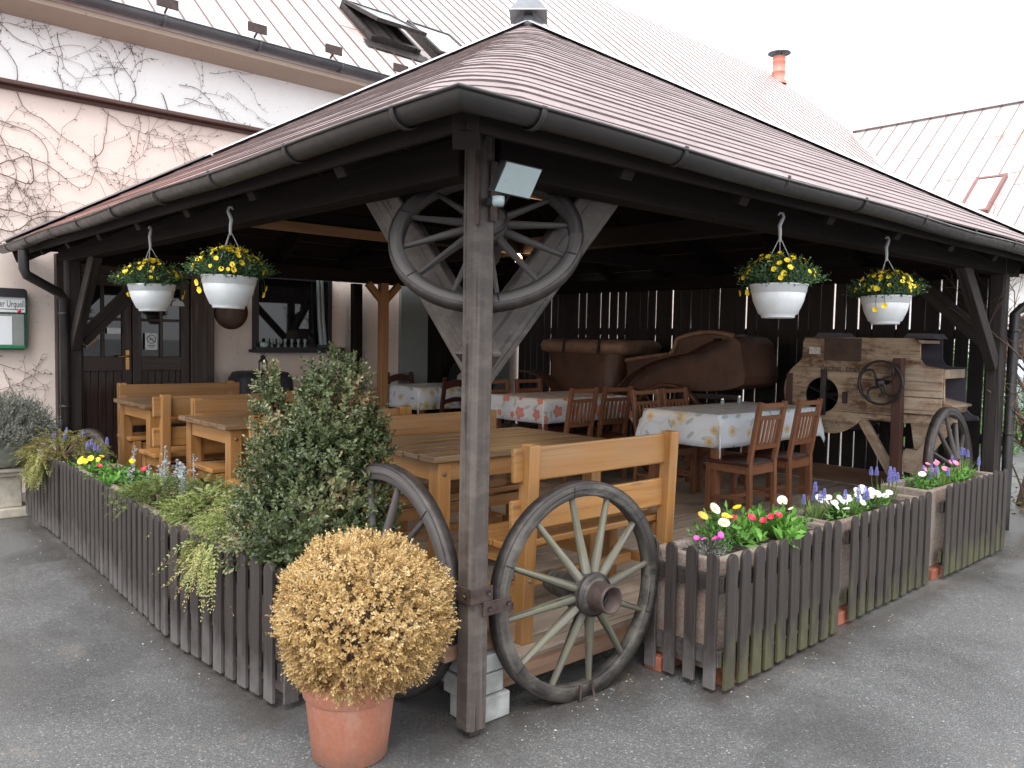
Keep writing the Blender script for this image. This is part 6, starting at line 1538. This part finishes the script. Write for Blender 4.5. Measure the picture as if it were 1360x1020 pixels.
# ---------------------------------------------------------------- right of the pavilion: bare climber, kerb, hedge, parked car
q = MB(); R_ = random.Random(5)
def limb(p, d, L, r, dep):
    p = V(p); d = V(d).normalized(); pts = [p.copy()]; rs = [r]; n = 7
    for i in range(n):
        d = (d + V(R_.gauss(0, .16), R_.gauss(0, .16), R_.gauss(.03, .12))).normalized(); p = p + d * L / n; pts.append(p.copy()); rs.append(max(.002, r * (1 - .7 * (i + 1) / n)))
        if dep < 3 and i > 0 and R_.random() < .75: limb(p, d + V(R_.gauss(0, .7), R_.gauss(0, .7), R_.gauss(.2, .4)), L * R_.uniform(.4, .7), rs[-1] * .65, dep + 1)
    q.tube(pts, rs, 7 if r > .015 else 5, False)
for k in range(5): limb((7.15 + R_.gauss(0, .12), .02 + R_.gauss(0, .15), 0), (R_.gauss(-.05, .25), R_.gauss(.0, .2), 1), R_.uniform(1.3, 2.2), R_.uniform(.03, .065), 0)
for k in range(7): limb((7.0 + R_.gauss(0, .35), .0 + R_.gauss(0, .3), .05), (R_.gauss(0, .5), R_.gauss(0, .4), .8), R_.uniform(.6, 1.4), R_.uniform(.008, .018), 1)
tag(mk("bare_climber", q, 'bark'), "tangled bare climber with a thick trunk right of the down pipe", "shrub")
P = []; n = 120
th = nr.random(n) * 6.28; bs = np.stack([7.1 + .55 * np.cos(th) * nr.random(n), .02 + .5 * np.sin(th) * nr.random(n), .30 * nr.random(n) ** 2], 1)
tag(mk("dead_leaf_litter", leafmesh("litter", bs, unit(n) * [1, 1, .5], unit(n) + [0, 0, 1], .06, .03, nr.random(n) * .6), 'gold'), kind="stuff")
q = MB(); q.box((8.2, -.42, .07), (5.0, .12, .16)); tag(mk("stone_kerb", q, 'greystone', None, .02), "low pale stone kerb at the right edge below the bare climber", "kerb")
for k, (x, y, h, lab) in enumerate(((11.6, 2.3, 2.2, "evergreen bush seen just right of the down pipe beyond the bare climber"), (13.5, 1.2, 1.8, "evergreen bush at the right edge farther behind the bare climber"))):
    t = thing("evergreen_bush", lab, "bush", (x, y, 0)); m = 900; d = unit(m); d[:, 2] = np.abs(d[:, 2]); b = d * np.array([.8, .8, h * .9]) * (.6 + .4 * nr.random(m))[:, None]
    mk("foliage", smesh("foliage", b, d + [0, 0, .4] + nr.normal(size=(m, 3)) * .4, .18, 8, .08, .5, 1.0, .4 + nr.normal(size=m) * .2), 'green', t, 0, False)
    q = MB(); q.tube([(0, 0, 0), (.03, 0, h * .5), (0, 0, h * .8)], [.05, .03, .01], 7); mk("trunk", q, 'bark', t, 0, False)
CA = thing("parked_car", "pale blue-grey car parked beyond the bare climber at the right edge", "car", (15.2, 3.2, 0))
body = [(-1.95, .30), (-1.98, .62), (-1.80, .78), (-1.10, .90), (-.55, 1.38), (.75, 1.42), (1.35, .98), (1.90, .90), (1.98, .60), (1.95, .30)]
paint = plain("pale_blue_car_paint", (.42, .50, .58), .25, .2, .04, 2); CY = lambda a, b, d: (15.2 + d, 3.2 + a, b)
q = MB(); q.prism([(a, min(b, .93)) for a, b in body], CY, -.85, .85); mk("body", q, paint, CA, .05)
q = MB(); q.prism([(-1.08, .925), (-.55, 1.38), (.75, 1.42), (1.32, .97)], CY, -.74, .74); mk("cabin", q, paint, CA, .05)
for s_ in (-1, 1):
    q = MB(); q.prism([(-.88, .96), (-.48, 1.32), (.12, 1.35), (.12, .96)], lambda a, b, d: (15.2 + s_ * (.742 + d), 3.2 + a, b), 0, .006); q.prism([(.20, .96), (.20, 1.35), (.70, 1.34), (1.10, .98)], lambda a, b, d: (15.2 + s_ * (.742 + d), 3.2 + a, b), 0, .006); mk("window", q, 'glass_dark', CA)
    for yy in (-1.25, 1.25):
        q = MB(); q.lathe([(.20, -.09), (.31, -.09), (.33, -.05), (.33, .05), (.31, .09), (.20, .09)], 28, 'x', (15.2 + s_ * .80, 3.2 + yy, .33), True); wh = mk("wheel", q, 'black', CA)
        q = MB(); q.lathe([(0, -.07), (.20, -.07), (.20, .07), (0, .07)], 20, 'x', (15.2 + s_ * .80, 3.2 + yy, .33)); mk("rim", q, 'lightgrey', wh)
